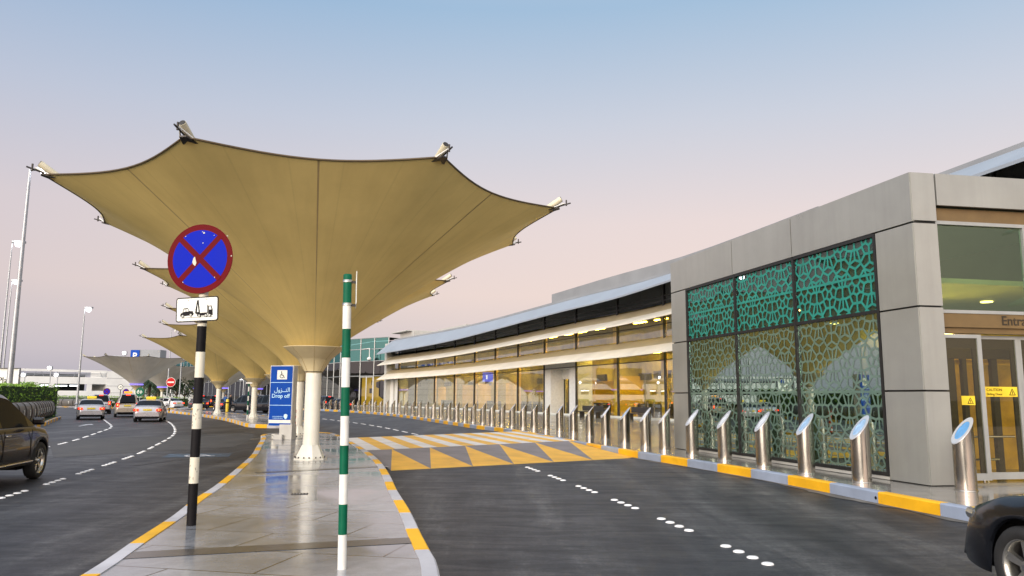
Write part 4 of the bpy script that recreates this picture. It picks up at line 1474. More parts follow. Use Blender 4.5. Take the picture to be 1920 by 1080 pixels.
def sunshade(zt, zm, zl, nm):
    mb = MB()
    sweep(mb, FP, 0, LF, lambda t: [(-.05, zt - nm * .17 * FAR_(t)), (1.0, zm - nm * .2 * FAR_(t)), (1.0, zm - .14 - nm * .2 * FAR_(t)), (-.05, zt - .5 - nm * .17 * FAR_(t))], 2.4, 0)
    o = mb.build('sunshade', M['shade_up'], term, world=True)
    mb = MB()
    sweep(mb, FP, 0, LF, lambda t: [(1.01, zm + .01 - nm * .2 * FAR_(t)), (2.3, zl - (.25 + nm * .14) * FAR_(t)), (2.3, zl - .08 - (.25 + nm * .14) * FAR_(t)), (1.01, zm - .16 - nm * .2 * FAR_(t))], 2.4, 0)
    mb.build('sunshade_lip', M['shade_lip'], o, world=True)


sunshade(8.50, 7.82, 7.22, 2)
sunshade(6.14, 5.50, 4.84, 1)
# bay rhythm measured from the mullion seen beside the pavilion
t_m = min(np.linspace(0, LF, 900), key=lambda t: abs(FP.at(t)[0][1] - 55.3))
BAY = 7.15
lines = []
t = t_m
while t > BAY:
    t -= BAY
while t < LF:
    lines.append(t); t += BAY
mb_ = MB()
for t in lines:
    q, d, n = FP.at(t)
    mb = MB()
    mb.box((q[0] + n[0] * .03, q[1] + n[1] * .03, 5.2), (.14, .16, 10.0), math.atan2(d[1], d[0]))
    mb.build('mullion', M['darkframe'], term, world=True)
STO = [(.30, 5.55, 'g_term'), (6.16, 7.95, 'g_term'), (8.52, 10.40, 'g_clere')]
portal_bays = set()
for i, t in enumerate(lines):
    t1 = min(t + BAY, LF) - .08
    ymid = FP.at((t + t1) / 2)[0][1]
    if t1 - t < 1:
        continue
    for k, (z0, z1, g) in enumerate(STO):
        if k == 0 and (69.5 < ymid < 75.5 or ymid > 118.5):
            portal_bays.add(i); continue
        mb = MB(); sweep(mb, FP, t + .08, t1, [(.0, z0), (.0, z1), (.012, z1), (.012, z0)], 3.6)
        mb.build('window', M[g], term, world=True)
mb = MB()
for z in (4.45, 7.05, 8.75, 9.1):
    sweep(mb, FP, 0, LF, [(.02, z), (.02, z + .07), (.05, z + .07), (.05, z)], 3.5)
mb.build('transom', M['darkframe'], term, world=True)
mb = MB(); sweep(mb, FP, 0, LF, [(-.1, .19), (-.1, .34), (.10, .34), (.10, .19)], 3.5); mb.build('sill', M['sign_white'], term, world=True)
# interior
mb = MB(); sweep(mb, FP, 0, LF, [(-6.5, .2), (-6.5, 10.4), (-6.4, 10.4), (-6.4, .2)], 4); mb.build('interior_wall', M['term_wall'], term, world=True)
mb = MB(); sweep(mb, FP, 0, LF, [(-9, .05), (-9, .20), (-.12, .20), (-.12, .05)], 4); mb.build('interior_floor', M['in_floor'], term, world=True)
mb = MB()
for z in (5.6, 8.0, 10.35):
    sweep(mb, FP, 0, LF, [(-8.9, z), (-8.9, z + .2), (-.12, z + .2), (-.12, z)], 4)
mb.build('ceiling_slab', M['dark_in'], term, world=True)
mb = MB()
for i, t in enumerate(lines):
    q, d, n = FP.at(min(t + 1.2, LF - .2), -.55)
    mb.lathe([(.24, .2), (.24, 5.6)], 14, q, caps=False); mb.lathe([(.24, 5.8), (.24, 8.0)], 14, q, caps=False)
mb.build('interior_column', M['yel_wall'], term, world=True)
random.seed(3)
mb = MB(); mb2 = MB()
t = 2.0
while t < LF - 3:
    a = math.atan2(FP.at(t)[1][1], FP.at(t)[1][0])
    for o, z in ((-1.6, 5.56), (-4.5, 5.56), (-2.5, 7.95)):
        q, d, n = FP.at(t + random.uniform(-.4, .4), o)
        if random.random() < .85:
            mb.box((q[0], q[1], z), (1.7, .22, .05), a)
    if random.random() < .45:
        q, d, n = FP.at(t, -random.uniform(2.5, 6.5))
        w = random.uniform(1.2, 2.6)
        mb2.box((q[0], q[1], 1.9), (w, .12, random.uniform(2.6, 3.6)), a + random.choice((0, 1.2)))
    t += 3.4
mb.build('ceiling_lamp', M['warm2'], term, world=True)
mb = MB(); t = 3.0
while t < LF - 5:
    q, d, n = FP.at(t, -random.uniform(2.0, 4.8)); L__ = random.uniform(1.6, 4.2)
    mb.box((q[0], q[1], .2 + .55), (L__, .7, 1.1), math.atan2(d[1], d[0]) + random.uniform(-.1, .1))
    if random.random() < .5:
        mb.box((q[0], q[1], 3.6), (L__ * .7, .25, .6), math.atan2(d[1], d[0]))
    t += random.uniform(3.5, 6.5)
mb.build('added_dark_box', M['dark_in'], term, world=True)  # dark boxes added to lower the inner wall's brightness and raise contrast
mb2.build('lit_partition', M['yel_wall'], term, world=True)
# portals
for i in portal_bays:
    t = lines[i]; t1 = min(t + BAY, LF)
    mb = MB()
    for a, b in ((t + .1, t + 1.5), (t1 - 1.5, t1 - .1)):
        sweep(mb, FP, a, b, [(-1.6, .2), (-1.6, 4.4), (.02, 4.4), (.02, .2)], 1.4)
    sweep(mb, FP, t + .1, t1 - .1, [(-1.6, 4.42), (-1.6, 5.5), (.02, 5.5), (.02, 4.42)], 2.4)
    sweep(mb, FP, t + 1.5, t1 - 1.5, [(-1.6, 3.5), (-1.6, 4.42), (-1.2, 4.42), (-1.2, 3.5)], 2.4)
    p_ = mb.build('door_portal', M['white'], term, world=True)
    a, b = t + 1.52, t1 - 1.52
    mb = MB()
    for k in range(5):
        s_ = a + (b - a) * k / 4
        sweep(mb, FP, max(s_ - .05, a), min(s_ + .05, b), [(-1.45, .2), (-1.45, 3.5), (-1.35, 3.5), (-1.35, .2)], .1)
    mb.build('door_frame', M['darkframe'], p_, world=True)
    mb = MB(); sweep(mb, FP, a, b, [(-1.41, .2), (-1.41, 3.45), (-1.40, 3.45), (-1.40, .2)], 2)
    mb.build('door_glass', M['g_door'], p_, world=True)
    mb = MB(); s_ = a + (b - a) * .62
    sweep(mb, FP, s_, s_ + .9, [(-2.4, .4), (-2.4, 3.2), (-2.35, 3.2), (-2.35, .4)], .9)
    mb.build('yellow_panel', M['yel_wall'], p_, world=True)
# hanging blue sign inside the glass
q = FP.at(min(np.linspace(0, LF, 900), key=lambda t: abs(FP.at(t)[0][1] - 92.5)), -.6)[0]
sgn = empty('hanging_sign', (q[0], q[1], 3.6), 'small lit blue hanging sign behind the terminal glass', 'sign')
mb = MB(); mb.box((0, 0, .55), (1.3, .15, 1.1), R(-20)); mb.box((.15, -.09, .5), (.5, .03, .14), R(-20), 1); mb.box((-.12, -.05, .55), (.14, .03, .5), R(-20), 1)
mb.tube([(0, 0, 1.1), (0, 0, 1.95)], .03, 6, 2)
mb.build('sign_box', [M['bluebox'], M['lightbox'], M['dark_metal']], sgn)
# plant rooms on the roof
mb = MB()
ta = min(np.linspace(0, LF, 900), key=lambda t: abs(FP.at(t)[0][1] - 80)); tb = min(np.linspace(0, LF, 900), key=lambda t: abs(FP.at(t)[0][1] - 42))
sweep(mb, FP, tb, ta, [(-9, 10.4), (-9, 12.62), (-3.0, 12.62), (-3.0, 10.4)], 4)
sweep(mb, FP, tb, ta, [(-3.0, 11.55), (-3.0, 11.62), (-2.97, 11.62), (-2.97, 11.55)], 4)
mb.build('plant_room', M['plant'], term, world=True)
mb = MB()
q, d, n = FP.at(LF - 3, -4); mb.box((q[0], q[1], 11.2), (6, 5, 1.5), math.atan2(d[1], d[0]))
mb.box((q[0] - 1.0, q[1] + 1, 12.04), (7, 6, .15), math.atan2(d[1], d[0]))
q, d, n = FP.at(LF - 19, -4); mb.box((q[0], q[1], 11.0), (10, 4, 1.1), math.atan2(d[1], d[0]))
mb.build('roof_block', [M['greybox']], term, world=True)
mb = MB()
q, d, n = FP.at(LF, 0); mb.box((q[0] - .3, q[1] + .3, 5.2), (1.0, 1.2, 10.0), math.atan2(d[1], d[0]))
mb.build('end_wall', M['greybox'], term, world=True)
mb = MB()
q, d, n = FP.at(LF, -4.6); mb.box((q[0], q[1], 5.3), (.3, 8.8, 10.2), math.atan2(d[1], d[0])); mb.build('gable_wall', M['plant'], term, world=True)

# ------------------------------------------------------------------ glazed link building at the end
GP = Path([(-19.9, 124.6), (-27.8, 130.5), (-36.5, 144.5), (-52, 165), (-93, 217), (-125, 250)])
gb = empty('glass_building', (-27.8, 130.5, .19), 'teal topped curtain wall building at the end of the terminal', 'building')
rowz = [(.2, 5.1, 'g_dark'), (5.1, 7.55, 'g_dark'), (7.55, 9.5, 'g_teal'), (9.5, 11.35, 'g_teal')]
xs = [0, 3.3, 6.7, GP.l[1]]
seg = []
for i in range(len(GP.p) - 1):
    L_ = GP.l[i + 1] - GP.l[i]; n_ = max(1, round(L_ / 3.3))
    for k in range(n_):
        seg.append((GP.l[i] + L_ * k / n_, GP.l[i] + L_ * (k + 1) / n_))
def gpt(t):
    return (float(np.interp(t, GP.l, GP.p[:, 0])), float(np.interp(t, GP.l, GP.p[:, 1])))
for j, (z0, z1, g) in enumerate(rowz):
    mb = MB()
    for i, (a, b) in enumerate(seg):
        p, q = gpt(a), gpt(b)
        mb.add([(*p, z0), (*q, z0), (*q, z1), (*p, z1)], [(0, 1, 2, 3)])
    mb.build('glazing', M[g], gb, world=True)
mb = MB()
mbg = MB()
for i, (a, b) in enumerate(seg):
    p = gpt(a); (mb if i < 9 else mbg).box((p[0], p[1] - .05, 5.7), (.12, .12, 11.3))
mbg.build('far_mullions', M['plant'], gb, world=True)
for z in (.25, 5.1, 7.55, 9.5, 11.35):
    for i in range(len(GP.p) - 1):
        p, q = GP.p[i], GP.p[i + 1]
        mb.tube([(p[0], p[1] - .08, z), (q[0], q[1] - .08, z)], .07, 6, caps=True)
mb.build('glazing_frame', M['frame'], gb, world=True)
mb = MB()
for i in range(len(GP.p) - 1):
    p, q = GP.p[i], GP.p[i + 1]; d = (q - p) / np.linalg.norm(q - p); n = np.array([d[1], -d[0]])
    if n[1] < 0: n = -n
    a, b = p + n * 5, q + n * 5
    mb.add([(*a, .2), (*b, .2), (*b, 11.2), (*a, 11.2)], [(0, 1, 2, 3)])
    for z in (5.2, 7.6, 11.3):
        mb.add([(*p, z), (*q, z), (*b, z), (*a, z)], [(0, 1, 2, 3)])
mb.build('inner_wall', M['dark_in'], gb, world=True)
# lit doors and posters in the first two bays
mb = MB(); mbf = MB(); mbs = MB()
for i in (0, 1):
    a, b = seg[i]; p, q = np.array(gpt(a)), np.array(gpt(b)); d = (q - p) / np.linalg.norm(q - p); n = np.array([d[1], -d[0]])
    if n[1] < 0: n = -n
    ip, iq = p + n * .5, q + n * .5
    mb.add([(*ip, .2), (*iq, .2), (*iq, 5.0), (*ip, 5.0)], [(0, 1, 2, 3)])
    if i == 0:
        for (s0, s1, z0, z1) in ((.15, .95, 3.0, 4.1), (.25, .75, 1.6, 3.0)):
            A_, B_ = ip + (iq - ip) * s0 - n * .05, ip + (iq - ip) * s1 - n * .05
            mbs.add([(*A_, z0), (*(A_ * .6 + B_ * .4), z0 - .25), (*B_, z0 + .3), (*B_, z1), (*(A_ * .5 + B_ * .5), z1 + .35), (*A_, z1 - .2)], [(0, 1, 2, 3, 4, 5)])
    else:
        for (s0, s1, z0, z1) in ((.25, .3, 3.6, 4.4), (.2, .42, 2.3, 3.1), (.1, .3, .6, 1.4)):
            A_, B_ = ip + (iq - ip) * s0 - n * .05, ip + (iq - ip) * s1 - n * .05
            mbs.add([(*A_, z0), (*B_, z0), (*B_, z1), (*A_, z1)], [(0, 1, 2, 3)])
        for s_ in (.02, .5, .98):
            A_ = p + (q - p) * s_ - n * .06; mbf.box((A_[0], A_[1], 2.6), (.16, .16, 4.8))
        A_ = (p + q) / 2 - n * .06; mbf.box((A_[0], A_[1], 4.95), (3.3, .18, .16), math.atan2(d[1], d[0]))
mb.build('lit_lobby', mat('lobby_glow_yellow', (.75, .50, .04), .5, var=.08, emit=(1, .62, .05), es=.5), gb, world=True)  # lobby lamplight put into the yellow sheet as its own glow
mbs.build('poster', M['darkframe'], gb, world=True)
mbf.build('door_frame', M['frame'], gb, world=True)
# white pendant lamp hung from an arm before the teal glass
lx, ly = far(690, 126)
r = empty('pendant_lamp', (lx, ly, 7.7), 'white dome lamp hanging from a thin arm before the teal glass', 'lamp')
mb = MB(); mb.tube([(-2.6, 3.8, 1.85), (0, 0, 1.85), (0, 0, .25)], .06, 6); mb.build('arm', M['white'], r)
mb = MB(); mb.lathe([(.05, .5), (.34, .30), (.36, .12), (.30, .0)], 14, caps=False); mb.lathe([(.28, .0), (.20, -.12), (.02, -.16)], 12, mi=1, caps=False)
mb.build('dome', [M['white'], M['dark_metal']], r)
# ------------------------------------------------------------------ parking garage
gx0, gy0 = far(20, 150); gx1, gy1 = far(340, 172)
gar = empty('parking_garage', ((gx0 + gx1) / 2, (gy0 + gy1) / 2, 0), 'long white parking garage with lit open decks beyond the hedge', 'building')
GD = Vector((gx1 - gx0, gy1 - gy0, 0)); GL = GD.length; GD.normalize(); GN = Vector((GD.y, -GD.x, 0))
PG = lambda t, z, o=0: Vector((gx0, gy0, 0)) + GD * t + GN * o + Vector((0, 0, z))
TS = GL * .52
mb = MB()
qbox(mb, PG, -30, TS, 3.95, 5.35, -.3, 0); qbox(mb, PG, -30, TS, .9, 2.6, -.3, 0)
qbox(mb, PG, -30, TS, 6.35, 6.8, -.3, .05)
def t_at(u):
    lo, hi = -30.0, GL + 10
    for _ in range(40):
        m_ = (lo + hi) / 2; d_ = np.array(PG(m_, 3.0)) - _C
        lo, hi = (m_, hi) if 960 + FPX * (d_ @ _R) / (d_ @ _F) < u else (lo, m_)
    return lo


for a in (t_at(30), t_at(63), t_at(92), t_at(163)):
    qbox(mb, PG, a, a + .9, 2.602, 3.948, -.32, -.02)
mb.build('deck_parapet', M['gar'], gar, world=True)
mb = MB(); qbox(mb, PG, TS, GL + 4, 0, 6.7, -12, .02)
mb.build('stair_block', M['gar'], gar, world=True)
mb = MB()
for z in (2.2, 3.6, 5.2):
    qbox(mb, PG, TS, GL + 4, z, z + .06, .02, .05)
mb.build('panel_joint', M['plant'], gar, world=True)
mb = MB()
for z in (0.05, 2.45, 5.2):
    qbox(mb, PG, -30, TS, z, z + .15, -16, -.32)
qbox(mb, PG, -30, TS, 0, 6.3, -16.3, -16.1)
mb.build('deck', M['gar_in'], gar, world=True)
mb = MB(); random.seed(9)
t = 2
while t < TS - 2:
    for o in (-2, -7):
        c = PG(t + random.uniform(-1, 1), 3.62, o); mb.box(c, (random.uniform(1.4, 2.8), .35, .22), math.atan2(GD.y, GD.x))
        if random.random() < .4:
            c = PG(t, 1.6, o - 2); mb.box(c, (1.6, .25, .1), math.atan2(GD.y, GD.x))
    t += random.uniform(3.2, 5.0)
mb.build('ceiling_lamp', M['cool'], gar, world=True)
mb = MB()
for z, o in ((5.62, -.1), (5.88, -.3), (6.12, -.05)):
    mb.tube([PG(-30, z, o), PG(TS, z, o)], .07, 6)
t = -28
while t < TS:
    mb.tube([PG(t, 5.35, -.15), PG(t + random.uniform(-.5, .5), 6.35, -.15)], .05, 5); t += random.uniform(1.2, 4)
mb.build('deck_railing', M['galv'], gar, world=True)
# lit parking letter box on the roof
x, y = far(256, 168)
r = empty('parking_sign', (x, y, 8.1), 'blue parking sign with white P on the garage roof', 'sign')
mb = MB(); mb.box((1.3, 1.6, 2.2), (6.2, 3.0, 2.6)); mb.build('roof_box', M['plant'], r)
mb = MB(); mb.box((-1.0, -.02, 2.15), (1.9, .2, 2.5)); font_mesh(mb, 'P', 1.9, (-1.0, -.13, 1.5), (1, 0, 0), (0, 0, 1), 1, th=.05, bold=.03)
mb.build('sign_box', [M['totem_blue'], M['sign_white']], r)

# ------------------------------------------------------------------ street lamps
def lamp(u, dist, vt, lab, head=(0.9, 0), hs=.32, r0=.16, glowm='head_lamp', z0=.1, base=True):
    x, y = far(u, dist)
    h = zat(x, y, vt) - z0
    r = empty('street_lamp', (x, y, z0), lab, 'street lamp', 'street lamps beyond the left lanes')
    mb = MB()
    mb.lathe([(r0, 0), (r0 * .45, h)], 12, caps=False)
    mb.tube([(0, 0, h - .05), (head[0], head[1], h + .05)], r0 * .35, 6)
    mb.lathe([(r0 * 1.8, 0), (r0 * 1.8, .06), (r0, .08)], 12, caps=False)
    mb.build('pole', M['galv'], r)
    mb = MB(); mb.rbox((head[0], head[1], h + .08), (hs * 2.6, hs * 1.3, hs * .6), hs * .15)
    hd = mb.build('lamp_head', M['galv'], r)
    mb = MB(); mb.lathe([(hs * .78, h + .06), (hs * .80, h - .18), (hs * .5, h - .40), (.01, h - .46)], 14, (head[0], head[1]), sm=True)
    mb.build('lens', M[glowm], hd)
    return r


lamp(15, 62, 318, 'tall grey lamp mast with lit head touching the big canopy tip', (1.2, 0), .42, .24)
lamp(-6, 84, 455, 'thin lamp post at the photo edge with its lit head higher than its neighbour', (.75, 0), .5, .14)
lamp(1, 104, 527, 'thin lamp post at the photo edge with its lit head lower than its neighbour', (.65, 0), .5, .14)
lamp(145, 95, 578, 'slim lit lamp post rising behind the front silver taxi', (.5, 0), .36, .15)
lamp(313, 118, 618, 'thin unlit pole rising between the canopy tips and the no entry sign', (.5, .3), .2, .12, 'white')
lamp(336, 122, 630, 'thin unlit pole beside the black and white sign pole top', (.5, .3), .2, .12, 'white')
for i, (u, v, dist, lab) in enumerate(((88, 690, 148, 'floodlight set highest on the white parking garage roof'), (102, 703, 146, 'floodlight on the garage parapet beside the slim lamp post'), (40, 703, 146, 'floodlight on the garage parapet next to the billboard'), (227, 662, 160, 'floodlight on an arm above the distant funnel canopy'))):
    x, y = far(u, dist); z = zat(x, y, v)
    r = empty('floodlight', (x, y, z - .6), lab, 'floodlight', 'floodlights on the parking garage')
    mb = MB(); mb.tube([(0, .5, -2.4), (0, .5, .6)], .08, 6); mb.tube([(0, .5, .6), (0, 0, .6)], .06, 6)
    if i == 3:
        mb.tube([(-4, .5, .0), (0, .5, .0)], .06, 6)
    mb.build('bracket', M['galv'], r)
    mb = MB(); mb.rbox((0, .1, .6), (.95, .4, .75), .06); mb.build('housing', M['galv'], r)
    mb = MB(); mb.disc((0, -.11, .6), (0, -1, -.15), .30, .05, 16); mb.build('lens', M['head_lamp'], r)

# billboard beyond the hedge
x, y = far(4, 66)
r = empty('billboard', (x, y, 0), 'white billboard with blue square and letters Pla behind the hedge', 'billboard')
zt, zb = zat(x, y, 690), zat(x, y, 721)
mb = MB(); mb.rbox((0, 0, (zt + zb) / 2), (2.6, .16, zt - zb), .03)
mb.box((0, -.05, zt - .03), (2.66, .26, .08), 0, 1); mb.box((1.3, -.05, (zt + zb) / 2), (.08, .26, zt - zb), 0, 2)
mb.box((.55, -.09, zt - .42), (.5, .03, .55), 0, 3)
font_mesh(mb, 'Pla', .72, (-.05, -.085, zb + .12), (1, 0, 0), (0, 0, 1), 4, th=.02)
mb.build('board', [M['sign_white'], M['darkframe'], M['galv'], M['totem_blue'], M['black']], r)
mb = MB(); mb.tube([(-.9, .1, 0), (-.9, .1, zb + .1)], .08, 8); mb.tube([(.9, .1, 0), (.9, .1, zb + .1)], .08, 8); mb.build('leg', M['galv'], r)
# overexposed white light box under the canopies
x, y = far(441, 168)
zb, zt = zat(x, y, 714), zat(x, y, 682)
r = empty('light_box', (x, y, .19), 'glaring white light box seen between two funnel canopies', 'light box')
mb = MB(); mb.rbox((0, 0, (zb + zt) / 2), (4.6, .3, zt - zb), .05); mb.build('panel', M['lightbox'], r)
mb = MB(); mb.tube([(-1.6, .2, 0), (-1.6, .2, zb)], .12, 8); mb.tube([(1.6, .2, 0), (1.6, .2, zb)], .12, 8); mb.build('leg', M['galv'], r)

# ------------------------------------------------------------------ hedge, barriers
def hedge(path, w, h, lab, n, z0=.15, name='hedge'):
    P = Path(path)
    root = empty(name, (*path[0], z0), lab, 'hedge')
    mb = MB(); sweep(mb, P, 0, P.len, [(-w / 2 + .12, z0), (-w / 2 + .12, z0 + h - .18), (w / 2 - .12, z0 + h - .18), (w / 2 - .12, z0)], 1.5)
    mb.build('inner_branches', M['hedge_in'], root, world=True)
    mb = MB()
    for i in range(n):
        t = random.random() * P.len
        k = random.random()
        if k < .45:
            o, z = -w / 2 + random.gauss(.03, .07), random.random() * h
        elif k < .62:
            o, z = w / 2 + random.gauss(-.03, .07), random.random() * h
        else:
            o, z = random.uniform(-w / 2, w / 2), h + random.gauss(-.05, .035)
        if k > .94:
            t = random.choice((0, P.len)) ; o = random.uniform(-w / 2, w / 2); z = random.random() * h
        q, d, nn = P.at(t, o)
        wob = .035 * math.sin(t * 1.7) + .025 * math.sin(t * 4.1 + 1)
        c = Vector((q[0], q[1], z0 + z + (wob if z > h * .6 else 0)))
        e = [Vector((random.gauss(0, 1), random.gauss(0, 1), random.gauss(0, 1))).normalized() for _ in range(2)]
        s_ = random.uniform(.05, .095)
        mb.add([c - e[0] * s_, c + e[1] * s_ * .5, c + e[0] * s_, c - e[1] * s_ * .5], [(0, 1, 2, 3)])
    mb.build('foliage', M['hedge'], root, world=True)
    return root


random.seed(21)
h_end = far(94, 57.5)
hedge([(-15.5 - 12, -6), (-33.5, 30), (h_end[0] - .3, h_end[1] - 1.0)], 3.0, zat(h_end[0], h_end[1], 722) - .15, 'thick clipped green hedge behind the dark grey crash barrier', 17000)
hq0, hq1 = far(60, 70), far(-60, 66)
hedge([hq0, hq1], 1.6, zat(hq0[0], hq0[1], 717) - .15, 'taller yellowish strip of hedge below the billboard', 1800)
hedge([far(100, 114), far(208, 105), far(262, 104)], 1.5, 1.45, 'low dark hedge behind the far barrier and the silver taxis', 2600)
hedge([far(268, 122), far(345, 112)], 1.5, 1.35, 'low clipped hedge under the distant palms', 1500)


def barrier(path, h, lab, block=1.55):
    P = Path(path)
    root = empty('crash_barrier', (*path[0], .15), lab, 'barrier')
    n = max(1, int(P.len / block))
    bl_ = P.len / n
    for i in range(n):
        mb = MB()
        prof = []
        for k in range(9):
            a = math.pi * (k / 8 - .5)
            prof.append((-.05 - .28 * math.cos(a) * (1 if k not in (0, 8) else 1), .2 + h / 2 + h / 2 * math.sin(a)))
        prof += [(.25, .2 + h), (.25, .2)]
        sweep(mb, P, i * bl_ + .03, (i + 1) * bl_ - .03, prof, .8, 0, True)
        sweep(mb, P, (i + 1) * bl_ - .06, (i + 1) * bl_ + .02, [(o_ * 1.12, z * 1.02) for o_, z in prof], .1, 1)
        q, d, nn = P.at((i + .62) * bl_)
        X = Vector((d[0], d[1], 0)); Nn = Vector((-nn[0], -nn[1], 0))
        f = Face2D(mb, Vector((q[0], q[1], .2 + h * .52)) + Nn * .335, X, (0, 0, 1))
        f.line((-.10, .14), (.09, .14), .05, 2, .02); f.line((.07, .14), (.02, -.16), .05, 2, .02)
        mb.build('barrier_section', [M['barrier'], M['dark_metal'], M['sign_white']], root, world=True)
    return root


LB = Path([tuple(LK.at(t)[0] + LK.at(t)[2] * .75) for t in np.linspace(0, LK.len, 120)])
tb = min(np.linspace(0, LB.len, 600), key=lambda t: np.hypot(*(LB.at(t)[0] - np.array((-32.4, 54.2)))))
barrier([tuple(LB.at(t)[0]) for t in np.linspace(tb - 22, tb + 1.2, 40)], 1.12, 'rounded dark grey crash barrier on the yellow kerb below the hedge')
bb = Path(pl(FK)[1:4])
barrier([tuple(bb.at(t)[0] + np.array((-.3, .7))) for t in np.linspace(0, bb.len, 20)], 1.0, 'far dark crash barrier behind the silver taxis', 2.4)

# ------------------------------------------------------------------ trees
def palm(u, dist, h, lab):
    x, y = far(u, dist)
    r = empty('palm_tree', (x, y, .1), lab, 'palm tree', 'palms beyond the no entry sign')
    mb = MB()
    mb.tube([(0, 0, 0), (.05, 0, h * .5), (.15, .05, h)], [.28, .21, .19], 10)
    for k in range(int(h / .25)):
        z = k * .25; mb.lathe([(.22, z), (.26, z + .12), (.21, z + .2)], 8, (.1 * z / h, 0), caps=False)
    mb.build('trunk', M['bark'], r)
    mb = MB()
    for k in range(34):
        a = random.uniform(0, 2 * math.pi); el = random.uniform(-.5, 1.2); L_ = random.uniform(1.5, 2.3)
        d = Vector((math.cos(a), math.sin(a), 0)); s_ = Vector((-d.y, d.x, 0))
        pts = [Vector((.15, .05, h)) + d * (L_ * t * math.cos(el * .6)) + Vector((0, 0, L_ * (t * math.sin(el) - .75 * t * t))) for t in (0, .2, .4, .6, .8, 1)]
        for p, q in zip(pts, pts[1:]):
            for sgn_ in (-1, 1):
                for j in range(3):
                    c = p.lerp(q, j / 3); w = .42 * (1 - .5 * (c - pts[0]).length / L_)
                    mb.add([c, c + (q - p) * .28, c + (q - p) * .75 + s_ * sgn_ * w - Vector((0, 0, .22))], [(0, 1, 2)])
    mb.build('crown', M['leaf'], r)


def tree(u, dist, h, rad, lab):
    x, y = far(u, dist)
    r = empty('leafy_tree', (x, y, .1), lab, 'tree', 'dark trees beyond the distant canopies')
    mb = MB(); mb.tube([(0, 0, 0), (.1, 0, h * .35), (0, .1, h * .6)], [.2, .15, .08], 8)
    for k in range(5):
        a = k * 1.3; mb.tube([(.05, 0, h * .35), (rad * .5 * math.cos(a), rad * .5 * math.sin(a), h * .65)], [.09, .03], 6)
    mb.build('trunk', M['bark'], r)
    mb = MB(); cl = [(random.gauss(0, rad * .45), random.gauss(0, rad * .45), h * random.uniform(.45, .9), rad * random.uniform(.3, .5)) for _ in range(14)]
    for k in range(1500):
        c = random.choice(cl); d = Vector((random.gauss(0, 1), random.gauss(0, 1), random.gauss(0, 1))).normalized()
        p = Vector(c[:3]) + d * c[3] * random.uniform(.6, 1)
        e = [Vector((random.gauss(0, 1), random.gauss(0, 1), random.gauss(0, 1))).normalized() * random.uniform(.10, .2) for _ in range(2)]
        mb.add([p - e[0], p + e[1] * .6, p + e[0], p - e[1] * .6], [(0, 1, 2, 3)])
    mb.build('crown', M['leaf'], r)


random.seed(31)
palm(278, 132, 3.6, 'dark palm with a thick trunk just beside the round green sign')
palm(296, 138, 3.2, 'shorter dark palm behind the violet lit canopy column')
palm(268, 140, 4.2, 'tall dark palm behind the distant funnel canopy')
tree(330, 128, 4.6, 2.6, 'dark leafy tree just right of the no entry sign')
tree(345, 134, 4.2, 2.4, 'dark leafy tree behind the black and white pole')
tree(290, 150, 4.4, 3.0, 'dark leafy tree spreading behind the palms')

# ------------------------------------------------------------------ vehicles
SPECS = {
    'sedan': dict(L=4.75, W=1.82, r=.325, xf=1.42, xr=-1.36, low=.24,
                  body=[(-2.375, .52), (-2.34, .86), (-2.22, 1.00), (-1.7, 1.06), (.9, .98), (1.3, .94), (1.95, .82), (2.28, .70), (2.375, .48)],
                  roof=[(-2.0, 1.02), (-1.15, 1.38), (-.55, 1.46), (.2, 1.45), (1.15, .95)], pil=(-.35,), side=(-1.35, .85)),
    'coupe': dict(L=4.7, W=1.86, r=.345, xf=1.42, xr=-1.38, low=.22,
                  body=[(-2.35, .55), (-2.32, .9), (-2.15, 1.03), (-1.6, 1.07), (.85, 1.0), (1.25, .975), (1.75, .90), (2.12, .78), (2.28, .66), (2.35, .46)],
                  roof=[(-1.9, 1.04), (-1.0, 1.36), (-.4, 1.42), (.2, 1.40), (1.15, .97)], pil=(-.3,), side=(-1.2, .85)),
    'suv': dict(L=4.85, W=1.92, r=.38, xf=1.55, xr=-1.42, low=.34,
                body=[(-2.42, .62), (-2.40, 1.05), (-2.3, 1.13), (.9, 1.12), (1.3, 1.12), (1.9, 1.04), (2.25, .92), (2.42, .62)],
                roof=[(-2.36, 1.12), (-2.05, 1.70), (-1.5, 1.79), (.0, 1.80), (.45, 1.74), (1.3, 1.11)], pil=(-.35, -1.35), side=(-2.05, .95)),
    'van': dict(L=4.8, W=1.9, r=.34, xf=1.5, xr=-1.45, low=.28,
                body=[(-2.4, .58), (-2.39, 1.0), (-2.33, 1.08), (1.0, 1.06), (1.5, 1.06), (2.1, .92), (2.32, .76), (2.4, .5)],
                roof=[(-2.38, 1.07), (-2.2, 1.74), (-1.6, 1.86), (.2, 1.86), (.7, 1.78), (1.75, 1.02)], pil=(-.45, .45), side=(-2.15, 1.1)),
}


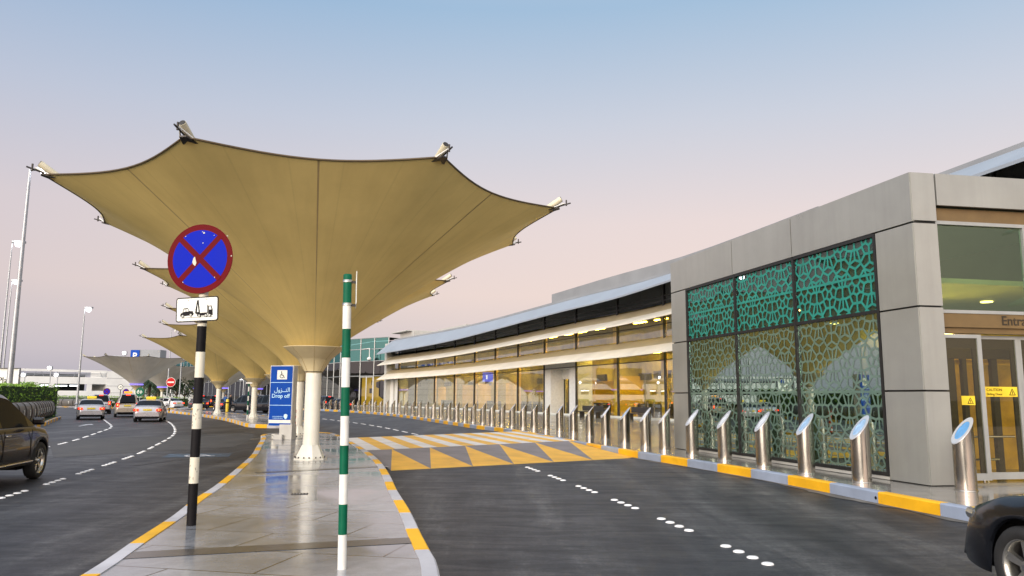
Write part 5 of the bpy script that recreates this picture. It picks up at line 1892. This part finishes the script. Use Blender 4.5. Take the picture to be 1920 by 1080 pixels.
def wheel(r_, side, x, y, parent, det):
    # tyre and rim built round the local y axis, outer face towards side
    mb = MB(); n = 36 if det else 20
    prof = [(r_ * .66, -.10), (r_ * .93, -.105), (r_ * .995, -.075), (r_, 0), (r_ * .995, .075), (r_ * .93, .105), (r_ * .70, .10), (r_ * .66, .085)]
    vs = [(rr_ * math.cos(2 * math.pi * k / n), side * o, rr_ * math.sin(2 * math.pi * k / n)) for rr_, o in prof for k in range(n)]
    mb.add(vs, [(i * n + k, i * n + (k + 1) % n, (i + 1) * n + (k + 1) % n, (i + 1) * n + k) for i in range(len(prof) - 1) for k in range(n)], 0, True)
    w = mb.build('wheel', M['rubber'], parent)
    w.location = (x, y, r_)
    mb = MB()
    prof = [(r_ * .665, -.09), (r_ * .62, -.08), (r_ * .60, .02), (r_ * .63, .08), (r_ * .68, .094), (r_ * .70, .092)]
    vs = [(rr_ * math.cos(2 * math.pi * k / n), side * o, rr_ * math.sin(2 * math.pi * k / n)) for rr_, o in prof for k in range(n)]
    mb.add(vs, [(i * n + k, i * n + (k + 1) % n, (i + 1) * n + (k + 1) % n, (i + 1) * n + k) for i in range(len(prof) - 1) for k in range(n)], 0, True)
    mb.disc((0, side * -.03, 0), (0, side, 0), r_ * .61, .005, n, 1)
    mb.disc((0, side * .0, 0), (0, side, 0), r_ * .17, .075, 16, 0)
    mb.disc((0, side * .075, 0), (0, side, 0), r_ * .085, .008, 12, 2)
    for k in range(5):
        a = 2 * math.pi * k / 5 + .35
        for da, wd in ((-.10, .055), (.10, .055)):
            c, s_ = math.cos(a + da * .3), math.sin(a + da * .3)
            c2, s2 = math.cos(a + da), math.sin(a + da)
            p0 = Vector((c * r_ * .12, 0, s_ * r_ * .12)); p1 = Vector((c2 * r_ * .63, 0, s2 * r_ * .63))
            d = (p1 - p0).normalized(); q = Vector((-d.z, 0, d.x)) * wd * r_ * 1.15
            N = Vector((0, side, 0))
            b0, b1 = N * .055, N * .078
            top = [p0 - q + b0, p1 - q * .8 + b1 * .95, p1 + q * .8 + b1 * .95, p0 + q + b0]
            mb.add(top + [v - N * .05 for v in top], [(0, 1, 2, 3), (4, 7, 6, 5), (0, 4, 5, 1), (1, 5, 6, 2), (2, 6, 7, 3), (3, 7, 4, 0)])
    mb.build('rim', [M['rim'], M['black'], M['chrome']], w)


def make_car(kind, loc, heading, paint, name, lab, cat='car', grp=None, det=False, brake=True, taxi=None, tint='tint', clad=None, lit_left=True):
    """a car whose nose points along heading (radians from +x)"""
    S = SPECS[kind]
    root = empty(name, (loc[0], loc[1], .0), lab, cat, grp, heading)
    L, W, low, r_ = S['L'], S['W'], S['low'], S['r']
    bx, bz = zip(*S['body']); rx, rz = zip(*S['roof'])
    n = 150 if det else 84
    xs = np.linspace(-L / 2, L / 2, n)
    # extra stations make crisp wheel arches
    ra = r_ + .055
    ztop = lambda x: float(np.interp(x, bx, bz))

    def soft(x):
        return .5 * ztop(x) + .25 * (ztop(x - .07) + ztop(x + .07))
    def width(x):
        e = max(0, abs(x) - (L / 2 - .75)) / .75
        return W / 2 * (1 - .045 * (abs(x) / (L / 2)) ** 2 - .17 * e ** 2.6)
    def zlow(x):
        z = low + .03 * max(0, abs(x) - L * .42) / (L * .08) * .8
        for xw in (S['xf'], S['xr']):
            d = abs(x - xw)
            if d < ra:
                z = max(z, r_ + math.sqrt(ra * ra - d * d) * .99)
        return z
    rings = []
    for x in xs:
        w, zt, zl = width(x), soft(x), zlow(x)
        zl = min(zl, zt - .05)
        zm = max(.58 * zt, zl + .01); sh = max(zt - .13, zm + .01)
        half = [(w * .955, zl), (w * .975, min(zl + .05, zm)), (w, zm), (w * .992, (zm + sh) / 2), (w * .972, sh), (w * .925, zt - .025), (w * .80, zt + .008), (w * .45, zt + .028), (0, zt + .034)]
        rings.append([(x, y, z) for y, z in half] + [(x, -y, z) for y, z in half[-2::-1]])
    k = len(rings[0])
    mb = MB()
    vs = [p for g in rings for p in g]
    lower = {0, 1, k - 2, k - 3}
    fs = [(i * k + j, (i + 1) * k + j, (i + 1) * k + j + 1, i * k + j + 1) for i in range(n - 1) for j in range(k - 1)]
    mb.add(vs, fs, 0, True)
    mb.add(rings[0], [list(range(k))], 0); mb.add(rings[-1], [list(range(k))[::-1]], 0)
    mb.add([(-L / 2 + .15, -W * .40, low + .03), (L / 2 - .15, -W * .40, low + .03), (L / 2 - .15, W * .40, low + .03), (-L / 2 + .15, W * .40, low + .03)], [(0, 3, 2, 1)], 1)
    mb.box((0, 0, (low + .62) / 2 + .02), (L - .5, W * .72, .62 - low), 0, 1)
    for xw in (S['xf'], S['xr']):          # dark wheel housings
        mb.box((xw, 0, r_ + .12), (ra * 2.1, W * .70, r_ * 1.5), 0, 1)
    for s_ in (-1, 1):                      # sill and door shut lines
        mb.box((0, s_ * W * .478, low + .035), (S['xf'] - S['xr'] - 2 * ra, .05, .07), 0, 1)
        for xd in (S['xf'] - ra - .16, S['pil'][0], S['xr'] + ra * .75):
            zt = soft(xd)
            mb.box((xd, s_ * (width(xd) + .0005), (zt + low) / 2 + .03), (.010, .012, (zt - low) * .72), 0, 1)
    body = mb.build('body', [paint, M['black']], root)
    # greenhouse
    x0, x1 = rx[0], rx[-1]
    gx = np.linspace(x0, x1, 64 if det else 44)
    B_body, B_side, B_side2, B_front, B_rear = MB(), MB(), MB(), MB(), MB()
    G = []
    for x in gx:
        zb = soft(x) - .015; zr = float(np.interp(x, rx, rz)); zr = .5 * zr + .25 * (float(np.interp(x - .1, rx, rz)) + float(np.interp(x + .1, rx, rz)))
        zr = max(zr, zb + .012)
        h = zr - zb
        wb = width(x) * .915
        half = [(wb, zb), (wb - h * .36, zb + h * .86), (wb - h * .50, zr - .012), (wb * .55, zr + .018), (0, zr + .026)]
        G.append([(x, y, z) for y, z in half] + [(x, -y, z) for y, z in half[-2::-1]])
    for i in range(len(gx) - 1):
        xm = (gx[i] + gx[i + 1]) / 2
        sl_ = (G[i + 1][4][2] - G[i][4][2]) / (gx[i + 1] - gx[i])
        h = G[i][4][2] - G[i][0][2]
        for j in range(8):
            q = [G[i][j], G[i + 1][j], G[i + 1][j + 1], G[i][j + 1]]
            T = B_body
            if j in (0, 7):
                inside = S['side'][0] < xm < S['side'][1] and h > .14
                T = (B_side if j == 0 else B_side2) if inside and not any(abs(xm - p) < .055 for p in S['pil']) else B_body
            elif j in (2, 3, 4, 5) and abs(sl_) > .33:
                T = B_front if sl_ < 0 else B_rear
            T.add(q, [(0, 1, 2, 3)], 0, True)
    B_body.build('cabin', paint, root)
    B_side.build('side_window', M[tint], root); B_side2.build('side_window', M[tint], root); B_front.build('windshield', M[tint], root); B_rear.build('rear_window', M[tint], root)
    for xw in (S['xf'], S['xr']):
        for s_ in (-1, 1):
            wheel(r_, s_, xw, s_ * (W / 2 - .125), root, det)
    # lights, plate, mirrors, handles
    zt = soft(-L / 2 + .12)
    for s_ in (-1, 1):
        y = s_ * W * .40
        mb = MB()
        zc = zt - (.16 if kind in ('sedan', 'coupe') else .10)
        hgt = .15 if kind in ('sedan', 'coupe') else .34
        mb.rbox((-L / 2 + .07, y - s_ * .03, zc), (.20, .34 if hgt < .2 else .20, hgt), .04, s_ * R(-20))
        tl = mb.build('tail_light', M['lens_red'], root)
        if brake:
            mb = MB(); mb.rbox((-L / 2 - .035, y - s_ * .06, zc), (.04, .28 if hgt < .2 else .16, hgt * .8), .015, s_ * R(-12)); mb.build('bulb', M['brake'], tl)
            mb = MB(); mb.rbox((-L / 2 - .055, y - s_ * .05, zc), (.02, .08, hgt * .3), .008); mb.build('bulb_core', M['brake_core'], tl)
        mb = MB(); zf = soft(L / 2 - .2)
        mb.rbox((L / 2 - .20, s_ * (width(L / 2 - .2) - .14), zf - .07), (.30, .20, .11), .045, s_ * R(-24)); mb.build('headlight', M['lens_clear'], root)
        mb = MB(); mb.rbox((S['roof'][-1][0] - .33, s_ * (W / 2 + .09), soft(.8) + .09), (.14, .22, .15), .045); mb.build('mirror', paint, root)
        for xd in (S['pil'][0] + .18, S['pil'][0] - .95):
            mb = MB(); mb.rbox((xd, s_ * (width(xd) + .002), soft(xd) - .17), (.19, .03, .03), .01); mb.build('door_handle', M['chrome'] if det else paint, root)
        if det:
            mb = MB(); mb.tube([(S['xr'] + ra + .05, s_ * (W / 2 - .005), low + .06), (S['xf'] - ra - .05, s_ * (W / 2 - .005), low + .06)], .022, 8); mb.build('sill_trim', M['chrome'], root)
    mb = MB(); mb.rbox((-L / 2 - .012, 0, .80 if kind != 'van' else .92), (.02, .52, .12), .006); mb.build('number_plate', M['plate_y'], root)
    mb = MB(); mb.rbox((-L / 2 + .01, 0, low + .07), (.10, W * .80, .12), .03); mb.build('bumper_trim', M['black'], root)
    if brake:
        xb, zb2 = (S['roof'][1][0] - .36, S['roof'][1][1] - .17) if kind in ('sedan', 'coupe') else (S['roof'][1][0] - .06, S['roof'][1][1] + .02)
        mb = MB(); mb.rbox((xb, 0, zb2), (.05, .32, .06), .012); mb.build('brake_lamp', M['brake'], root)
    if taxi:
        mb = MB(); mb.rbox((-.25, 0, float(np.interp(-.25, rx, rz)) + .12), (.16, .62, .17), .04); mb.build('roof_sign', M[taxi], root)
    return root


M['yellow_lit'] = mat('taxi_sign_yellow', (.85, .58, .03), .4, var=.03, emit=(1, .65, .02), es=.25)
M['orange_lit'] = mat('taxi_sign_orange', (.85, .32, .02), .4, var=.03, emit=(1, .35, .03), es=.8)
hd = lambda dx, dy: math.atan2(dy, dx)
c1 = at(268, 791.5)
make_car('sedan', (c1[0] + -.6, c1[1] + 2.3), hd(-.34, .94), M['silver'], 'taxi', 'silver taxi with yellow roof sign and lit brake lights in front of the minivan', 'taxi', 'silver taxis on the curved lanes', taxi='yellow_lit', det=True)
c1 = at(160, 787.5)
make_car('sedan', (c1[0] - .9, c1[1] + 2.3), hd(-.48, .88), M['silver'], 'taxi', 'silver taxi with yellow roof sign stopped beside the round no stopping sign', 'taxi', 'silver taxis on the curved lanes', taxi='yellow_lit', det=True)
c1 = at(171, 777)
make_car('suv', (c1[0] - 1.0, c1[1] + 3.2), hd(-.5, .87), M['silver'], 'parked_car', 'taller pale car mostly hidden ahead of the far silver taxi')
c1 = at(229, 782.5)
make_car('van', (c1[0] - .8, c1[1] + 2.3), hd(-.45, .89), M['champagne'], 'minivan_taxi', 'champagne minivan taxi with orange roof sign between two silver sedans', 'taxi', taxi='orange_lit', det=True)
# dark brown SUV on the near lane
make_car('suv', (-10.58, 14.94), hd(-.20, .98), M['browncar'], 'passing_suv', 'dark brown SUV cut off by the photo edge on the near lane', 'SUV', det=True, brake=False)
# black car at the kerb
make_car('coupe', (5.41, 5.47), hd(-.13, .99), M['blackcar'], 'black_car', 'glossy black car at the kerb showing its alloy front wheel', 'car', det=True, brake=False)
# queue beyond the island
GQ = 'dark cars queuing beyond the island'
Q = [('sedan', 361, 768.2, 'blackcar', 'black saloon with lit tail lights right of the no entry sign', 'car', (-.55, .84), None),
     ('sedan', 410, 771.2, 'bluecar', 'dark saloon with bright tail lights beside the small funnel column', 'car', (-.5, .87), None),
     ('suv', 390, 764.5, 'blackcar', 'tall dark SUV behind the two saloons, partly hidden by the striped pole', 'SUV', (-.55, .84), None),
     ('suv', 366, 762.5, 'blackcar', 'tall black van seen above the black saloon near the pole', 'van', (-.6, .8), None)]
for kd, u, v, pc, lab, cat, dr, tx_ in Q:
    c = at(u, v)
    make_car(kd, (c[0], c[1] + 1.5), hd(*dr), M[pc], 'queuing_car', lab, cat, GQ)
c = at(462, 773.0)
make_car('van', (c[0], c[1] + .8), hd(-.88, .5), M['blackcar'], 'queuing_van', 'black people carrier standing behind the slim green and white pole', 'van', GQ)
c = at(502, 774.5)
make_car('van', (c[0], c[1] + .8), hd(-.88, .5), M['blackcar'], 'queuing_van', 'black people carrier mostly hidden behind the drop off sign', 'van', GQ)
c = at(300, 767.5)
make_car('sedan', (c[0], c[1] + 1.6), hd(-.9, .45), M['whitecar'], 'queuing_car', 'white car with red tail lights under the no entry sign', 'car', GQ)
c = at(620, 771.5); 
x, y = far(606, 103)
make_car('suv', (x, y), hd(-.6, .8), M['blackcar'], 'queuing_car', 'black car at the kerb before the dark glass building', 'car', GQ)
x, y = far(634, 98)
make_car('sedan', (x, y), hd(-.6, .8), M['blackcar'], 'queuing_car', 'black saloon partly behind the tall green and white pole', 'car', GQ)

# yellow post by the black van
x, y = far(427, 76)
mb = MB(); mb.lathe([(.14, 0), (.14, 1.15), (.10, 1.22), (.01, 1.24)], 14, (0, 0)); mb.lathe([(.143, .82), (.143, .95)], 14, mi=1, caps=False)
o = mb.build('yellow_post', [M['yellow'], M['black']]); o.location = (x, y, .19)
tag(o, 'short yellow guard post beside the black people carrier', 'post')

# benches before the terminal glass
for tt, lab in ((t_m + 1.2, 'dark bench on the pavement beside the grey pavilion'), (t_m + 9.0, 'dark bench on the pavement before the terminal glass, further from the pavilion')):
    q, d, n = FP.at(tt, 1.6)
    r = empty('bench', (q[0], q[1], .19), lab, 'bench', 'dark benches before the terminal', math.atan2(d[1], d[0]))
    mb = MB(); mb.rbox((0, 0, .45), (3.4, .5, .07), .02); mb.build('seat', M['dark_in'], r)
    mb = MB(); mb.rbox((0, -.28, .72), (3.4, .06, .42), .02); mb.build('backrest', M['dark_in'], r)
    for s_ in (-1.3, 1.3):
        mb = MB(); mb.rbox((s_, 0, .2), (.08, .45, .42), .02); mb.build('leg', M['dark_metal'], r)


# ------------------------------------------------------------------ people
def person(loc, rz, h, shirt, lab, arm=0):
    J = {'pel': (0, 0, .93), 'che': (0, -.01, 1.32), 'nec': (0, 0, 1.47), 'hd1': (0, -.015, 1.57), 'hd2': (0, -.015, 1.72)}
    V, E_, Rr = [], [], []
    def add(p, rad, par=None):
        V.append(p); Rr.append(rad)
        if par is not None:
            E_.append((par, len(V) - 1))
        return len(V) - 1
    pel = add(J['pel'], (.15, .11)); wa = add((0, 0, 1.1), (.13, .095), pel); ch = add(J['che'], (.165, .11), wa)
    nk = add(J['nec'], (.055, .055), ch); h1 = add((0, -.02, 1.555), (.075, .085), nk); h2 = add((0, -.015, 1.66), (.078, .095), h1); add((0, -.005, 1.735), (.05, .06), h2)
    add((0, -.115, 1.60), (.014, .014), h1)
    for s_ in (-1, 1):
        sh = add((s_ * .18, 0, 1.40), (.06, .06), ch); elb = add((s_ * .24, .02, 1.13), (.043, .043), sh); wr = add((s_ * .25, -.08 - arm * .1, .90 + arm * .12), (.03, .03), elb)
        hn = add((s_ * .25, -.10 - arm * .1, .82 + arm * .12), (.032, .018), wr)
        for f_ in range(4):
            add((s_ * .25, -.13 + f_ * .02 - arm * .1, .73 + .008 * abs(f_ - 1) + arm * .12), (.008, .008), hn)
        add((s_ * .225, -.15 - arm * .1, .79 + arm * .12), (.009, .009), wr)
        hip = add((s_ * .09, 0, .86), (.095, .095), pel); kn = add((s_ * .105, -.02, .49), (.06, .06), hip); an = add((s_ * .11, .02, .09), (.042, .042), kn)
        add((s_ * .13, -.15, .035), (.042, .032), an)
    me = bpy.data.meshes.new('body'); me.from_pydata(V, E_, []); me.update()
    o = bpy.data.objects.new('body', me); COL.objects.link(o)
    sk = o.modifiers.new('skin', 'SKIN'); sk.use_smooth_shade = True
    for v, rad in zip(me.skin_vertices[0].data, Rr):
        v.radius = rad
    me.skin_vertices[0].data[0].use_root = True
    su = o.modifiers.new('sub', 'SUBSURF'); su.levels = 1; su.render_levels = 1
    new = bpy.data.meshes.new_from_object(o.evaluated_get(bpy.context.evaluated_depsgraph_get()))
    bpy.data.objects.remove(o)
    new.materials.clear()
    for m_ in (M['skin'], M[shirt], M['trouser'], M['black']):
        new.materials.append(m_)
    for p in new.polygons:
        c = p.center; p.use_smooth = True
        p.material_index = 0 if c.z > 1.46 else 3 if c.z < .08 else 1 if c.z > .95 and abs(c.x) < .30 else (2 if abs(c.x) < .2 else 0)
    root = empty('person', (*loc, .19), lab, 'person', None, rz)
    root.scale = (h / 1.76,) * 3
    b = bpy.data.objects.new('body', new); COL.objects.link(b); b.parent = root
    mb = MB()
    for i, (rr_, z) in enumerate(((.088, 1.66), (.093, 1.70), (.075, 1.745), (.03, 1.765))):
        pass
    mb.lathe([(.092, 1.655), (.098, 1.70), (.082, 1.745), (.03, 1.768), (.001, 1.77)], 14, (0, .012), caps=False)
    mb.build('hair', M['hair'], root)


x, y = far(423, 79); person((x, y), R(160), 1.78, 'shirt_b', 'person in a blue top standing between the column and the black carrier', 1)
x, y = far(432, 80); person((x, y), R(60), 1.74, 'shirt_d', 'person in dark clothes standing beside the black carrier nose', 0)

# ------------------------------------------------------------------ sky and light
w = bpy.data.worlds.new('World'); scene.world = w; w.use_nodes = True
t = w.node_tree; N, L = t.nodes, t.links
N.clear()
out = N.new('ShaderNodeOutputWorld'); bg = N.new('ShaderNodeBackground'); L.new(bg.outputs[0], out.inputs[0])
tc = N.new('ShaderNodeTexCoord'); sep = N.new('ShaderNodeSeparateXYZ'); L.new(tc.outputs['Generated'], sep.inputs[0])
s2l = lambda r, g, b: tuple(((c / 255) / 12.92 if c / 255 <= .04045 else ((c / 255 + .055) / 1.055) ** 2.4) for c in (r, g, b))
grad = ramp(N, L, sep.outputs[2], [(0.0, s2l(186, 182, 190)), (.05, s2l(212, 200, 203)), (.13, s2l(234, 214, 208)), (.22, s2l(229, 214, 213)), (.34, s2l(201, 206, 219)), (.47, s2l(160, 189, 217)), (.62, s2l(190, 204, 226)), (1.0, s2l(215, 222, 235))])
# cooler, greyer towards the left of the view, warmer over the terminal
azi = math_n(N, L, 'MULTIPLY_ADD', sep.outputs[0], .9); azi.node.inputs[2].default_value = .5; azi.node.use_clamp = True
tintc = ramp(N, L, azi, [(0, (.85, .88, .94)), (.45, (.985, .98, .985)), (.7, (1.02, 1.0, .99)), (1, (1.0, 1.0, 1.0))])
sky1 = mix_rgb(N, L, 1.0, grad, tintc, 'MULTIPLY')
# afterglow of the set sun behind the viewer
back = math_n(N, L, 'MULTIPLY', sep.outputs[1], -1)
dirw = N.new('ShaderNodeVectorMath'); dirw.operation = 'DOT_PRODUCT'; L.new(tc.outputs['Generated'], dirw.inputs[0]); dirw.inputs[1].default_value = (-.42, -.86, .28)
gl_ = N.new('ShaderNodeMapRange'); gl_.interpolation_type = 'SMOOTHSTEP'; gl_.inputs[1].default_value = -.05; gl_.inputs[2].default_value = 1.0; gl_.inputs[3].default_value = 0; gl_.inputs[4].default_value = 1
L.new(dirw.outputs['Value'], gl_.inputs[0])
after = mix_rgb(N, L, 1.0, sky1, mix_rgb(N, L, gl_.outputs[0], (1, 1, 1), (4.2, 3.7, 3.1)), 'MULTIPLY')
nis = N.new('ShaderNodeTexSky'); nis.sky_type = 'NISHITA'; nis.sun_disc = False
nis.sun_elevation = R(4); nis.sun_rotation = R(206); nis.altitude = 20; nis.dust_density = 2
mixs = mix_rgb(N, L, 1.0, after, mix_rgb(N, L, .985, nis.outputs[0], (0, 0, 0)), 'ADD')
L.new(mixs, bg.inputs[0]); bg.inputs[1].default_value = 1.0
sun = bpy.data.lights.new('sun', 'SUN'); sun.energy = 2.7; sun.angle = R(40); sun.color = (1, .92, .80)
so = bpy.data.objects.new('sun', sun); COL.objects.link(so)
so.rotation_euler = Vector((.42, .86, -.19)).to_track_quat('-Z', 'Y').to_euler()

scene.view_settings.view_transform = 'Standard'; scene.view_settings.look = 'None'
scene.view_settings.exposure = 0.0; scene.view_settings.gamma = 1
cy = scene.cycles
cy.max_bounces = 8; cy.diffuse_bounces = 3; cy.glossy_bounces = 4; cy.transmission_bounces = 6; cy.transparent_max_bounces = 16
cy.use_denoising = True; cy.sample_clamp_indirect = 6; cy.caustics_reflective = False; cy.caustics_refractive = False
cy.use_adaptive_sampling = True; cy.adaptive_threshold = .01
